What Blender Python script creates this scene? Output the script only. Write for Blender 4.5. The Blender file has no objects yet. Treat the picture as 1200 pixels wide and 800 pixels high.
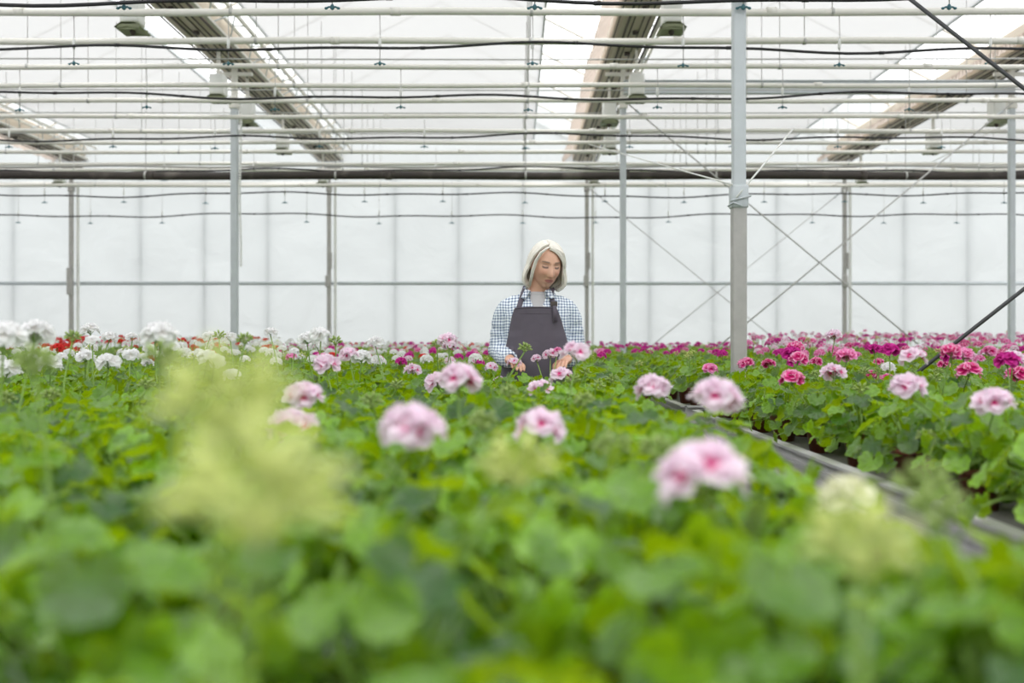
import bpy, bmesh, math, random
import numpy as np
from mathutils import Vector, Matrix
from mathutils.bvhtree import BVHTree

random.seed(11)
rng = np.random.default_rng(11)
S = bpy.context.scene
COL = S.collection
PI = math.pi
CZ = 1.12            # eye height of the photographer (m)
FPX = 1166.7         # focal length in pixels of the 1200 px wide frame
BAY = 4.8            # greenhouse bay width
POST_X = [1.33 + BAY * k for k in (-2, -1, 0, 1)]
ROW_A, ROW_B, ROW_W = 5.93, 12.3, 18.6


def W(px, py, Y):
    """a point of the place from its direction and distance"""
    return Vector(((px - 604) / FPX * Y, Y, CZ + (400 - py) / FPX * Y))


# ------------------------------------------------------------------ materials
def new_mat(name):
    m = bpy.data.materials.new(name)
    m.use_nodes = True
    m.node_tree.nodes.clear()
    return m, m.node_tree.nodes, m.node_tree.links


def principled(name, col, rough=0.5, metal=0.0, var=0.12, scale=12.0, bump=0.0, spec=0.5, stain=None, stain_scale=3.0, stain_lo=0.55):
    m, n, l = new_mat(name)
    out = n.new('ShaderNodeOutputMaterial')
    b = n.new('ShaderNodeBsdfPrincipled')
    b.inputs['Roughness'].default_value = rough
    b.inputs['Metallic'].default_value = metal
    b.inputs['Specular IOR Level'].default_value = spec
    tc = n.new('ShaderNodeTexCoord')
    nz = n.new('ShaderNodeTexNoise')
    nz.inputs['Scale'].default_value = scale
    nz.inputs['Detail'].default_value = 4
    l.new(tc.outputs['Object'], nz.inputs['Vector'])
    mx = n.new('ShaderNodeMix'); mx.data_type = 'RGBA'
    l.new(nz.outputs['Fac'], mx.inputs['Factor'])
    lo = [max(0, c * (1 - var)) for c in col]; hi = [min(1, c * (1 + var)) for c in col]
    mx.inputs[6].default_value = (*lo, 1); mx.inputs[7].default_value = (*hi, 1)
    src = mx.outputs[2]
    if stain:
        n2 = n.new('ShaderNodeTexNoise'); n2.inputs['Scale'].default_value = stain_scale; n2.inputs['Detail'].default_value = 6
        l.new(tc.outputs['Object'], n2.inputs['Vector'])
        mr = n.new('ShaderNodeMapRange'); mr.inputs[1].default_value = stain_lo; mr.inputs[2].default_value = stain_lo + 0.15
        l.new(n2.outputs['Fac'], mr.inputs[0])
        m2 = n.new('ShaderNodeMix'); m2.data_type = 'RGBA'
        l.new(mr.outputs[0], m2.inputs['Factor']); l.new(src, m2.inputs[6]); m2.inputs[7].default_value = (*stain, 1)
        src = m2.outputs[2]
    l.new(src, b.inputs['Base Color'])
    if bump:
        bp = n.new('ShaderNodeBump'); bp.inputs['Strength'].default_value = bump; bp.inputs['Distance'].default_value = 0.01
        l.new(nz.outputs['Fac'], bp.inputs['Height']); l.new(bp.outputs[0], b.inputs['Normal'])
    l.new(b.outputs[0], out.inputs[0])
    return m


def leaf_mat(name, dark, bright, trans, tfac=0.34):
    m, n, l = new_mat(name)
    out = n.new('ShaderNodeOutputMaterial')
    b = n.new('ShaderNodeBsdfPrincipled')
    b.inputs['Roughness'].default_value = 0.33
    b.inputs['Specular IOR Level'].default_value = 0.62
    b.inputs['Sheen Weight'].default_value = 0.27; b.inputs['Sheen Roughness'].default_value = 0.35; b.inputs['Sheen Tint'].default_value = (0.86, 0.95, 0.80, 1)   # downy leaves
    at = n.new('ShaderNodeAttribute'); at.attribute_name = 'lv'
    ra = n.new('ShaderNodeAttribute'); ra.attribute_name = 'rad'
    rp = n.new('ShaderNodeValToRGB')
    e = rp.color_ramp.elements
    e[0].position = 0.0; e[0].color = (*dark, 1); e[1].position = 1.0; e[1].color = (*bright, 1)
    l.new(at.outputs['Fac'], rp.inputs['Fac'])
    zone = n.new('ShaderNodeValToRGB')       # the faint darker ring of a zonal geranium leaf
    z = zone.color_ramp.elements
    z[0].position = 0.35; z[0].color = (1, 1, 1, 1); z[1].position = 1.0; z[1].color = (1.12, 1.1, 1.15, 1)
    k = z.new(0.60); k.color = (0.66, 0.72, 0.66, 1); k = z.new(0.86); k.color = (1, 1, 1, 1)
    l.new(ra.outputs['Fac'], zone.inputs['Fac'])
    mul = n.new('ShaderNodeMix'); mul.data_type = 'RGBA'; mul.blend_type = 'MULTIPLY'; mul.inputs['Factor'].default_value = 1
    l.new(rp.outputs[0], mul.inputs[6]); l.new(zone.outputs[0], mul.inputs[7])
    l.new(mul.outputs[2], b.inputs['Base Color'])
    t = n.new('ShaderNodeBsdfTranslucent'); t.inputs[0].default_value = (*trans, 1)
    mix = n.new('ShaderNodeMixShader'); mix.inputs[0].default_value = tfac
    l.new(b.outputs[0], mix.inputs[1]); l.new(t.outputs[0], mix.inputs[2]); l.new(mix.outputs[0], out.inputs[0])
    return m


def petal_mat(name, eye, body, rim, tfac=0.35, e0=0.24, e1=0.46):
    m, n, l = new_mat(name)
    out = n.new('ShaderNodeOutputMaterial')
    b = n.new('ShaderNodeBsdfPrincipled'); b.inputs['Roughness'].default_value = 0.6; b.inputs['Specular IOR Level'].default_value = 0.25
    ra = n.new('ShaderNodeAttribute'); ra.attribute_name = 'rad'
    rp = n.new('ShaderNodeValToRGB'); e = rp.color_ramp.elements
    e[0].position = e0; e[0].color = (*eye, 1); e[1].position = 1.0; e[1].color = (*rim, 1)
    k = e.new(e1); k.color = (*body, 1)
    l.new(ra.outputs['Fac'], rp.inputs['Fac'])
    l.new(rp.outputs[0], b.inputs['Base Color'])
    t = n.new('ShaderNodeBsdfTranslucent'); l.new(rp.outputs[0], t.inputs[0])
    mix = n.new('ShaderNodeMixShader'); mix.inputs[0].default_value = tfac
    l.new(b.outputs[0], mix.inputs[1]); l.new(t.outputs[0], mix.inputs[2]); l.new(mix.outputs[0], out.inputs[0])
    return m


def film_mat(name, col, clear, wrinkle=0.0, scale=1.2, clear_col=(1, 1, 1), gloss=0.0):
    """thin light-passing film or cloth: part of the light goes straight through, the rest is scattered"""
    m, n, l = new_mat(name)
    out = n.new('ShaderNodeOutputMaterial')
    tc = n.new('ShaderNodeTexCoord')
    nz = n.new('ShaderNodeTexNoise'); nz.inputs['Scale'].default_value = scale; nz.inputs['Detail'].default_value = 5
    nz.inputs['Distortion'].default_value = 0.6
    l.new(tc.outputs['Object'], nz.inputs['Vector'])
    mx = n.new('ShaderNodeMix'); mx.data_type = 'RGBA'
    l.new(nz.outputs['Fac'], mx.inputs['Factor'])
    mx.inputs[6].default_value = (*[c * 0.93 for c in col], 1); mx.inputs[7].default_value = (*[min(1, c * 1.05) for c in col], 1)
    tl = n.new('ShaderNodeBsdfTranslucent'); l.new(mx.outputs[2], tl.inputs[0])
    df = n.new('ShaderNodeBsdfDiffuse'); l.new(mx.outputs[2], df.inputs[0])
    if wrinkle:
        bp = n.new('ShaderNodeBump'); bp.inputs['Strength'].default_value = wrinkle; bp.inputs['Distance'].default_value = 0.05
        l.new(nz.outputs['Fac'], bp.inputs['Height']); l.new(bp.outputs[0], tl.inputs['Normal']); l.new(bp.outputs[0], df.inputs['Normal'])
    a = n.new('ShaderNodeMixShader'); a.inputs[0].default_value = 0.28
    l.new(tl.outputs[0], a.inputs[1]); l.new(df.outputs[0], a.inputs[2])
    tp = n.new('ShaderNodeBsdfTransparent'); tp.inputs[0].default_value = (*clear_col, 1)
    b = n.new('ShaderNodeMixShader'); b.inputs[0].default_value = clear
    l.new(a.outputs[0], b.inputs[1]); l.new(tp.outputs[0], b.inputs[2]); l.new(b.outputs[0], out.inputs[0])
    return m


M = {}
M['leaf'] = leaf_mat('geranium_leaf', (0.008, 0.066, 0.002), (0.185, 0.385, 0.004), (0.50, 0.74, 0.0), tfac=0.32)
M['stem'] = principled('green_stem', (0.20, 0.33, 0.06), 0.5)
M['bud'] = principled('green_buds', (0.52, 0.58, 0.17), 0.55, scale=60, var=0.3)
M['pale'] = petal_mat('pale_pink_petal', (0.80, 0.05, 0.28), (0.90, 0.69, 0.82), (0.92, 0.82, 0.90), e0=0.15, e1=0.36, tfac=0.42)
M['hot'] = petal_mat('hot_pink_petal', (0.60, 0.01, 0.17), (0.82, 0.07, 0.33), (0.91, 0.58, 0.76), e0=0.3, e1=0.66)
M['magenta'] = petal_mat('magenta_petal', (0.40, 0.005, 0.18), (0.62, 0.015, 0.29), (0.72, 0.06, 0.42))
M['rose'] = petal_mat('rose_pink_petal', (0.76, 0.03, 0.26), (0.86, 0.20, 0.50), (0.90, 0.46, 0.70))
M['white'] = petal_mat('white_petal', (0.88, 0.85, 0.83), (0.92, 0.91, 0.91), (0.93, 0.93, 0.94), tfac=0.45)
M['red'] = petal_mat('red_petal', (0.50, 0.008, 0.008), (0.72, 0.02, 0.018), (0.80, 0.06, 0.05))
M['cream'] = petal_mat('cream_petal', (0.55, 0.62, 0.20), (0.78, 0.80, 0.50), (0.86, 0.84, 0.70))
M['pot'] = principled('brown_plastic_pot', (0.165, 0.045, 0.028), 0.42, var=0.2, scale=20)
M['soil'] = principled('potting_soil', (0.035, 0.022, 0.014), 0.95, var=0.6, scale=90, bump=0.6)
M['alu'] = principled('aluminium', (0.66, 0.65, 0.66), 0.42, metal=0.45, var=0.12, scale=5)
M['tray'] = principled('bench_tray', (0.16, 0.15, 0.15), 0.7, var=0.2, scale=8)
M['galv'] = principled('galvanised_steel', (0.56, 0.60, 0.62), 0.5, metal=0.2, var=0.10, scale=9)
M['galv_dark'] = principled('weathered_steel', (0.46, 0.45, 0.43), 0.6, metal=0.3, var=0.18, scale=14)
M['white_paint'] = principled('white_pipe_paint', (0.84, 0.82, 0.76), 0.45, var=0.05, scale=3, stain=(0.42, 0.24, 0.13), stain_scale=1.3, stain_lo=0.68)
M['dirty_pipe'] = principled('grimy_steel_pipe', (0.05, 0.04, 0.034), 0.6, metal=0.0, var=0.35, scale=4, stain=(0.16, 0.14, 0.12), stain_scale=2.2, stain_lo=0.56)
M['rod_dark'] = principled('dark_steel_rod', (0.085, 0.085, 0.09), 0.45, metal=0.4)
M['rubber'] = principled('black_hose', (0.016, 0.016, 0.018), 0.45, var=0.1)
M['wire'] = principled('thin_wire', (0.50, 0.50, 0.48), 0.5, metal=0.3)
M['white_plastic'] = principled('white_plastic', (0.82, 0.83, 0.80), 0.5, var=0.04)
M['teal'] = principled('teal_nozzle', (0.05, 0.16, 0.19), 0.4, var=0.2, scale=80)
M['louvre'] = principled('pale_green_reflector', (0.30, 0.33, 0.20), 0.5, var=0.12, scale=30)
M['gutter'] = principled('brown_grey_gutter', (0.60, 0.525, 0.43), 0.6, var=0.16, scale=2.5, stain=(0.10, 0.085, 0.06), stain_scale=1.6, stain_lo=0.62)
M['gutter_dark'] = principled('dark_gutter_seam', (0.07, 0.055, 0.045), 0.6)
M['cloth_fold'] = film_mat('taupe_screen_fold', (0.58, 0.50, 0.44), 0.02, 0.0, 6)
M['screen'] = film_mat('white_shade_screen', (0.36, 0.36, 0.355), 0.09, 0.15, 0.8)
M['film'] = film_mat('milky_wall_film', (0.505, 0.525, 0.52), 0.04, 1.5, 0.9)
M['roof'] = film_mat('clear_roof_film', (0.9, 0.9, 0.9), 0.88, 0.0, 0.5)
M['concrete'] = principled('concrete_floor', (0.24, 0.235, 0.225), 0.85, var=0.18, scale=3, bump=0.2)


# ------------------------------------------------------------------ mesh tools
class MB:
    def __init__(self):
        self.v, self.f, self.mi, self.rad, self.lv = [], [], [], [], []

    def _add(self, vs, fs, mi=0, rad=None, lv=0.5):
        k = len(self.v)
        self.v += [tuple(p) for p in vs]
        self.f += [tuple(i + k for i in f) for f in fs]
        self.mi += [mi] * len(fs)
        self.rad += list(rad) if rad is not None else [0.5] * len(vs)
        self.lv += [lv] * len(vs)

    def box(self, c, s, mi=0, rot=None, bev=0.0):
        hx, hy, hz = s[0] / 2, s[1] / 2, s[2] / 2
        if bev:
            b = min(bev, hx * .9, hy * .9, hz * .9)
            bm = bmesh.new(); bmesh.ops.create_cube(bm, size=1)
            for v in bm.verts: v.co = Vector((v.co.x * s[0], v.co.y * s[1], v.co.z * s[2]))
            bmesh.ops.bevel(bm, geom=list(bm.edges), offset=b, segments=2, profile=0.5, affect='EDGES')
            bm.verts.index_update()
            vs = [v.co.copy() for v in bm.verts]; fs = [[v.index for v in f.verts] for f in bm.faces]; bm.free()
        else:
            vs = [Vector((x, y, z)) for z in (-hz, hz) for x, y in ((-hx, -hy), (hx, -hy), (hx, hy), (-hx, hy))]
            fs = [(0, 3, 2, 1), (4, 5, 6, 7), (0, 1, 5, 4), (1, 2, 6, 5), (2, 3, 7, 6), (3, 0, 4, 7)]
        if rot is not None: vs = [rot @ v for v in vs]
        self._add([v + Vector(c) for v in vs], fs, mi)

    def tube(self, path, r, n=8, mi=0, cap=True, lv=0.5, flat=None, up=None):
        """r: radius or one per point; flat: (sx, sy) section scale"""
        path = [Vector(p) for p in path]
        rs = r if isinstance(r, (list, tuple)) else [r] * len(path)
        sx, sy = flat or (1, 1)
        vs, fs = [], []
        t0 = (path[1] - path[0]).normalized()
        ref = Vector(up) if up is not None else (Vector((0, 0, 1)) if abs(t0.z) < 0.9 else Vector((1, 0, 0)))
        for i, p in enumerate(path):
            t = (path[min(i + 1, len(path) - 1)] - path[max(i - 1, 0)]).normalized()
            a = t.cross(ref)
            if a.length < 1e-4: a = t.cross(Vector((0.3, 1, 0.2)))
            a.normalize(); b = t.cross(a).normalized()
            if up is None: ref = -b if ref.dot(-b) > 0 else b
            for k in range(n):
                an = 2 * PI * k / n
                vs.append(p + a * (math.cos(an) * rs[i] * sx) + b * (math.sin(an) * rs[i] * sy))
        for i in range(len(path) - 1):
            for k in range(n):
                k2 = (k + 1) % n
                fs.append((i * n + k, i * n + k2, (i + 1) * n + k2, (i + 1) * n + k))
        if cap:
            fs.append(tuple(reversed(range(n)))); fs.append(tuple(range((len(path) - 1) * n, len(path) * n)))
        self._add(vs, fs, mi, lv=lv)

    def lathe(self, prof, n=16, c=(0, 0, 0), mi=0):
        vs, fs = [], []
        for (r, z) in prof:
            for k in range(n):
                a = 2 * PI * k / n
                vs.append((c[0] + r * math.cos(a), c[1] + r * math.sin(a), c[2] + z))
        for i in range(len(prof) - 1):
            for k in range(n):
                k2 = (k + 1) % n
                fs.append((i * n + k, i * n + k2, (i + 1) * n + k2, (i + 1) * n + k))
        fs.append(tuple(reversed(range(n)))); fs.append(tuple(range((len(prof) - 1) * n, len(prof) * n)))
        self._add(vs, fs, mi)

    def ellip(self, c, r, nu=14, nv=9, mi=0, rot=None):
        vs, fs = [], []
        for j in range(nv + 1):
            th = PI * j / nv
            th = min(max(th, 0.02), PI - 0.02)
            for i in range(nu):
                ph = 2 * PI * i / nu
                p = Vector((r[0] * math.sin(th) * math.cos(ph), r[1] * math.sin(th) * math.sin(ph), r[2] * math.cos(th)))
                if rot is not None: p = rot @ p
                vs.append(p + Vector(c))
        for j in range(nv):
            for i in range(nu):
                i2 = (i + 1) % nu
                fs.append((j * nu + i, (j + 1) * nu + i, (j + 1) * nu + i2, j * nu + i2))
        fs.append(tuple(range(nu))); fs.append(tuple(reversed(range(nv * nu, (nv + 1) * nu))))
        self._add(vs, fs, mi)

    def loft(self, secs, n=24, mi=0, power=2.0):
        """secs: (centre, rx, ry) horizontal super-ellipses, closed at both ends"""
        vs, fs = [], []
        for c, rx, ry in secs:
            for k in range(n):
                a = 2 * PI * k / n
                ca, sa = math.cos(a), math.sin(a)
                x = math.copysign(abs(ca) ** (2 / power), ca) * rx; y = math.copysign(abs(sa) ** (2 / power), sa) * ry
                vs.append((c[0] + x, c[1] + y, c[2]))
        for i in range(len(secs) - 1):
            for k in range(n):
                k2 = (k + 1) % n
                fs.append((i * n + k, i * n + k2, (i + 1) * n + k2, (i + 1) * n + k))
        fs.append(tuple(reversed(range(n)))); fs.append(tuple(range((len(secs) - 1) * n, len(secs) * n)))
        self._add(vs, fs, mi)

    def grid(self, pts, mi=0, closed=False):
        nr, nc = len(pts), len(pts[0])
        vs = [p for row in pts for p in row]
        fs = [(i * nc + j, i * nc + (j + 1) % nc, (i + 1) * nc + (j + 1) % nc, (i + 1) * nc + j)
              for i in range(nr - 1) for j in range(nc if closed else nc - 1)]
        self._add(vs, fs, mi)

    def mesh(self, name, mats, smooth=True, attrs=False):
        me = bpy.data.meshes.new(name)
        me.from_pydata(self.v, [], self.f)
        for m in (mats if isinstance(mats, (list, tuple)) else [mats]): me.materials.append(m)
        me.polygons.foreach_set('material_index', self.mi)
        me.polygons.foreach_set('use_smooth', [smooth] * len(self.f))
        if attrs:
            for nm, arr in (('rad', self.rad), ('lv', self.lv)):
                at = me.attributes.new(nm, 'FLOAT', 'POINT'); at.data.foreach_set('value', arr)
        me.update()
        return me

    def build(self, name, mats, parent=None, smooth=True, loc=None, attrs=False):
        return link(name, self.mesh(name, mats, smooth, attrs), parent, loc)


def link(name, me, parent=None, loc=None):
    o = bpy.data.objects.new(name, me); COL.objects.link(o)
    if parent is not None: o.parent = parent
    if loc is not None: o.location = loc
    return o


def tag(o, label=None, cat=None, group=None, kind=None):
    if label: o['label'] = label
    if cat: o['category'] = cat
    if group: o['group'] = group
    if kind: o['kind'] = kind
    return o


def empty(name, loc=(0, 0, 0), rz=0):
    o = bpy.data.objects.new(name, None); COL.objects.link(o)
    o.location = loc; o.rotation_euler = (0, 0, rz); o.empty_display_size = 0.05
    return o


def in_view(x, Y, m=0.35):
    return abs(x) < Y * 0.518 + m


# ------------------------------------------------------------------ the setting
f = MB(); f.box((0, 9.0, -0.05), (30, 24, 0.1)); tag(f.build('floor', M['concrete'], smooth=False), kind='structure')

# back wall: film stretched over studs, sagging a little between them
X0, X1, YW = -13.2, 15.7, 18.75
nx, nz = 290, 60
pts = []
for j in range(nz + 1):
    z = 5.9 * j / nz
    row = []
    for i in range(nx + 1):
        x = X0 + (X1 - X0) * i / nx
        u = ((x - 1.33) / 1.2) % 1.0
        w = 0.022 * math.sin(PI * u) * (0.6 + 0.4 * math.sin(x * 2.3 + z))
        w += 0.012 * math.sin(3.1 * x + 4.0 * z + 1.5 * math.sin(2 * z)) * math.exp(-((z - 2.35) / 0.35) ** 2)
        w += 0.010 * math.sin(2.0 * x - 5.5 * z) * (0.3 + 0.7 * math.exp(-((z - 3.6) / 0.5) ** 2))
        row.append((x, YW + w, z))
    pts.append(row)
b = MB(); b.grid(pts); tag(b.build('wall_back', M['film']), kind='structure')
b = MB(); b.grid([[(X0 + (X1 - X0) * i / 20, -2.5, 5.9 * j / 8) for i in range(21)] for j in range(9)])
tag(b.build('wall_front', M['film']), kind='structure')
for nm, x in (('wall_left', X0), ('wall_right', X1)):
    b = MB(); b.grid([[(x, -2.5 + 21.25 * i / 20, 5.9 * j / 8) for i in range(21)] for j in range(9)])
    tag(b.build(nm, M['film']), kind='structure')
# roof film: one gable per bay, with glazing bars
b = MB(); bars = MB()
for k in range(-3, 3):
    xl = 1.33 + BAY * k; xr = xl + BAY; xm = (xl + xr) / 2
    b.grid([[(x, -2.5 + 21.3 * i / 14, z) for i in range(15)] for x, z in ((xl, 4.78), (xm, 6.0), (xr, 4.78))], 0)
    for i in range(1, 15):
        y = -2.5 + 21.3 * i / 14
        bars.tube([(xl, y, 4.76), (xm, y, 5.98), (xr, y, 4.76)], 0.018, 6)
tag(b.build('ceiling', M['roof'], smooth=False), kind='structure')
tag(bars.build('trim_1', M['white_paint']), kind='structure')
# wall studs and rails
s = MB()
for k in range(-11, 12):
    x = 1.33 + 1.2 * k
    if k % 4: s.box((x, YW + 0.065, 2.15), (0.028, 0.03, 4.3))
tag(s.build('trim_2', M['galv'], smooth=False), kind='structure')
s = MB(); s.tube([(X0, YW - 0.075, CZ + 1.09), (X1, YW - 0.075, CZ + 1.09)], 0.036, 10); s.box((0.5 * (X0 + X1), YW - 0.04, CZ + 1.115), (X1 - X0, 0.03, 0.02))
tag(s.build('trim_3', M['galv']), kind='structure')
s = MB(); s.tube([(X0, YW - 0.08, CZ + 2.94), (X1, YW - 0.08, CZ + 2.94)], 0.05, 10)
tag(s.build('trim_4', M['white_paint']), kind='structure')

# shade screens, one per bay; the clear strip by each gutter is left open
place = ['in the far left bay', 'in the bay left of the middle', 'over the middle bay, above the woman', 'in the right bay', 'in the far right bay']
for k in range(-2, 3):
    xa = 1.73 + BAY * (k - 1); xb = 0.34 + BAY * k
    g = []
    for i in range(41):
        y = 1.0 + 17.6 * i / 40
        g.append([(xa + (xb - xa) * j / 16, y, CZ + 3.76 + 0.025 * math.sin(y * 1.9 + j * 0.2 + k) * math.sin(PI * j / 16) + 0.006 * math.sin(9 * y + j)) for j in range(17)])
    b = MB(); b.grid(g)
    root = empty('shade_screen', ((xa + xb) / 2, 9.8, CZ + 3.76))
    tag(root, 'white shade screen stretched flat under the roof ' + place[k + 2], 'shade screen', 'shade screens under the roof')
    inv = Matrix.Translation((-(xa + xb) / 2, -9.8, -(CZ + 3.76)))
    o = b.build('screen_cloth', M['screen'], root); o.data.transform(inv)
    e = MB(); e.box((xb, 9.8, CZ + 3.765), (0.025, 17.6, 0.035)); e.box((xa, 9.8, CZ + 3.765), (0.025, 17.6, 0.035))
    o = e.build('edge_bar', M['galv'], root, smooth=False); o.data.transform(inv)

# gutters along every line of posts
gname = ['leftmost, above the far left posts', 'left of the middle, above the post with the hanging strap', 'above the tall near post, beside the bright strip', 'at the right edge, above the right hand posts']
for k, px in enumerate(POST_X):
    root = empty('roof_gutter', (px, 11.5, CZ + 3.4))
    tag(root, 'brown roof gutter, ' + gname[k], 'gutter', 'roof gutters')
    L = 14.6
    t = MB()
    # the trough: flat bottom with turned-up sides
    prof = [(-0.27, 0.26), (-0.25, 0.03), (-0.19, 0.0), (0.10, 0.0), (0.16, 0.03), (0.18, 0.26)]
    pr2 = [(x * 0.93 - 0.003, z + 0.02) for x, z in prof]
    ring = prof + pr2[::-1]
    t.grid([[(x, y, z) for x, z in ring] for y in (-L / 2, L / 2)], closed=True)
    t.build('trough', M['gutter'], root, smooth=False)
    r = MB()
    for x, w in ((-0.235, 0.012), (-0.13, 0.022), (-0.075, 0.010), (0.02, 0.008), (0.085, 0.012), (0.172, 0.02)):
        r.box((x, 0, -0.006), (w, L, 0.014))
    r.build('seam', M['gutter_dark'], root, smooth=False)
    for c_, w_ in (((0.205, 0, 0.03), (0.05, L, 0.03)), ((0.27, 0, 0.16), (0.03, L, 0.03)), ((0.36, 0, 0.24), (0.035, L, 0.035))):
        r = MB(); r.box(c_, w_); r.build('rail', M['white_paint'], root, smooth=False)
    # the drawn-back cloth hanging in folds beside the trough
    g = []
    n = 290
    for i in range(n + 1):
        y = -L / 2 + L * i / n
        wob = 0.008 * math.sin(y * 2.1 + k) + 0.006 * math.sin(y * 5.7)
        fold = abs(((i * 0.5) % 1.0) - 0.5) * 2
        g.append([(-0.44 + 0.16 * u + wob * (1 - u), y, 0.05 + 0.10 * u - 0.085 * fold * (1 - 0.4 * u) + 0.012 * math.sin(17 * y + 6 * u)) for u in (0, 0.25, 0.5, 0.75, 1.0)])
    c = MB(); c.grid(g)
    if k != 1: c.build('folded_screen', M['cloth_fold'], root)
    br = MB()
    br.tube([(0.19, 0, 0.25), (0.36, 0, 0.24)], 0.012, 6); br.tube([(0.2, 0, 0.03), (0.36, 0.35, 0.24)], 0.009, 6)
    br.tube([(0.2, 0.7, 0.03), (0.36, 0.35, 0.24)], 0.009, 6)
    me_ = br.mesh('bracket', M['galv'])
    br = MB(); br.box((-0.02, 0.2, -0.025), (0.05, 0.06, 0.03)); me2 = br.mesh('clip', M['gutter_dark'])
    y = -L / 2 + 0.1
    while y < L / 2 - 0.7:
        link('bracket', me_, root, (0, y, 0)); link('clip', me2, root, (0, y, 0)); y += 0.8

# steel posts
def steel_post(x, Y, w, top, label, group, sleeve=None, dark=False):
    root = empty('steel_post', (x, Y, 0))
    tag(root, label, 'post', group)
    mat = M['galv_dark'] if dark else M['galv']
    b = MB(); b.box((0, 0, top / 2), (w, w, top), bev=0.012)
    b.build('shaft', mat, root, smooth=False)
    b = MB(); b.box((0, 0, 0.012), (0.2, 0.2, 0.024), bev=0.006)
    for sx in (-1, 1):
        for sy in (-1, 1): b.tube([(sx * 0.075, sy * 0.075, 0.02), (sx * 0.075, sy * 0.075, 0.05)], 0.01, 6)
    b.build('base_plate', M['galv_dark'], root, smooth=False)
    b = MB(); b.box((0, 0, top - 0.06), (w + 0.03, w + 0.03, 0.14), bev=0.01); b.box((0, 0, top + 0.2), (w * 0.75, w * 0.75, 0.40))
    b.box((-0.1, 0, top + 0.30), (0.24, 0.05, 0.04)); b.box((0.1, 0, top + 0.30), (0.24, 0.05, 0.04))
    b.build('post_head', M['white_paint'] if not dark else mat, root, smooth=False)
    return root

pA = steel_post(POST_X[2], ROW_A, 0.076, CZ + 3.0, 'thick pale steel post nearest the camera, rising out of the pink geraniums', 'steel posts')
b = MB(); b.box((0, 0, (CZ + 0.80) / 2), (0.084, 0.084, CZ + 0.80), bev=0.01); b.build('lower_sleeve', M['galv_dark'], pA, smooth=False)
b = MB(); b.box((0, 0, CZ + 0.86), (0.10, 0.10, 0.14), bev=0.012); b.tube([(-0.06, -0.055, CZ + 0.83), (0.06, -0.055, CZ + 0.86)], 0.008, 6)
b.tube([(-0.07, -0.03, CZ + 0.80), (-0.045, -0.06, CZ + 0.82), (0, -0.062, CZ + 0.80)], 0.006, 6)
b.build('clamp', M['galv'], pA)['label'] = 'clamp with wire wrapped round it'
lb = {1: 'steel post with a perforated strap hanging down its side', 2: 'slim pale steel post a step right of the woman', 3: 'steel post at the right edge of the photo'}
for k in (1, 2, 3):
    p = steel_post(POST_X[k], ROW_B, 0.074 if k > 1 else 0.085, CZ + 3.0, lb[k], 'steel posts')
    if k == 1:
        st = MB()
        for i in range(66):
            st.box((0.078 + 0.008 * math.sin(i * 0.13), -0.03, CZ + 2.95 - i * 0.031), (0.034, 0.014, 0.017))
        st.tube([(0.078 + 0.008 * math.sin(i * 0.13), -0.012, CZ + 2.97 - i * 0.031) for i in range(67)], 0.006, 6)
        st.build('perforated_strap', M['white_plastic'], p, smooth=False)
wl = ['dark steel wall post with a bracket, far left of the back wall', 'steel wall post standing between the left strapped post and the woman', 'steel wall post against the film just right of the woman', 'steel wall post where the wire braces cross at the right']
for k, x in enumerate(POST_X):
    p = steel_post(x, ROW_W - 0.06, 0.075, CZ + 2.92, wl[k], 'posts of the back wall', dark=True)
    b = MB(); b.box((-0.012, -0.05, CZ + 1.12), (0.10, 0.05, 0.22 if k else 0.5), bev=0.01); b.box((0.05, -0.045, CZ + 1.5), (0.025, 0.03, 0.3))
    b.build('bracket', M['galv_dark'], p, smooth=False)
    b = MB(); b.box((0.11, 0.03, (CZ + 2.9) / 2), (0.05, 0.04, CZ + 2.9)); b.build('side_strip', M['white_plastic'], p, smooth=False)

# diagonal rods bracing each row between the same two posts
for nm, Y, r, zlo, zhi, dsc, mt in (
        ('near', ROW_A, 0.012, 0.15, CZ + 2.77, ('dark steel brace rod rising from the pink flowers to the right edge', 'dark steel brace rod slanting down across the top right corner'), 'rod_dark'),
        ('mid', ROW_B, 0.009, 0.12, CZ + 2.95, ('thin grey brace rod slanting up from the near post foot to the right post', 'thin grey brace rod slanting down from the slim post behind the near post'), 'wire'),
        ('far', ROW_W - 0.12, 0.008, 0.10, CZ + 2.85, ('faint brace wire rising rightwards close against the back wall film', 'faint brace wire falling rightwards close against the back wall film'), 'wire')):
    for i, (xa, xb) in enumerate(((POST_X[2], POST_X[3]), (POST_X[3], POST_X[2]))):
        yo = -0.075 - 0.03 * i
        a = Vector((xa + (0.03 if i == 0 else -0.03), Y + yo, zlo)); c = Vector((xb, Y + yo, zhi))
        root = empty('brace_rod', a)
        tag(root, dsc[i], 'brace rod', 'brace rods ' + nm)
        b = MB(); b.tube([(0, 0, 0), c - a], r, 8); b.build('rod', M[mt], root)
        d = (c - a)
        for q0, q1 in ((0.04, 0.06), (0.95, 0.97)):
            b = MB(); b.tube([d * q0, d * q1], r * 1.7, 8); b.build('turnbuckle', M['galv'], root)

# string ties running from the clamp of the near post
for pts_, lab in (((W(858, 216, ROW_A - .07), W(800, 200, 8.0), W(690, 169, 11.9)), 'white string running up leftwards from the near post clamp'),
                  ((W(863, 231, ROW_A - .07), W(889, 200, ROW_A + 0.02), W(930, 150, 6.4)), 'short white string running up rightwards from the near post clamp'),
                  ((W(1000, 214, 18.2), W(1080, 196, 16.5), W(1190, 140, 12.2)), 'white string from the wall post head to the right edge post')):
    o = MB(); o.tube(pts_, 0.0055, 6); o = o.build('tie_string', M['white_plastic']); tag(o, lab, 'string', 'string ties')

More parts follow.
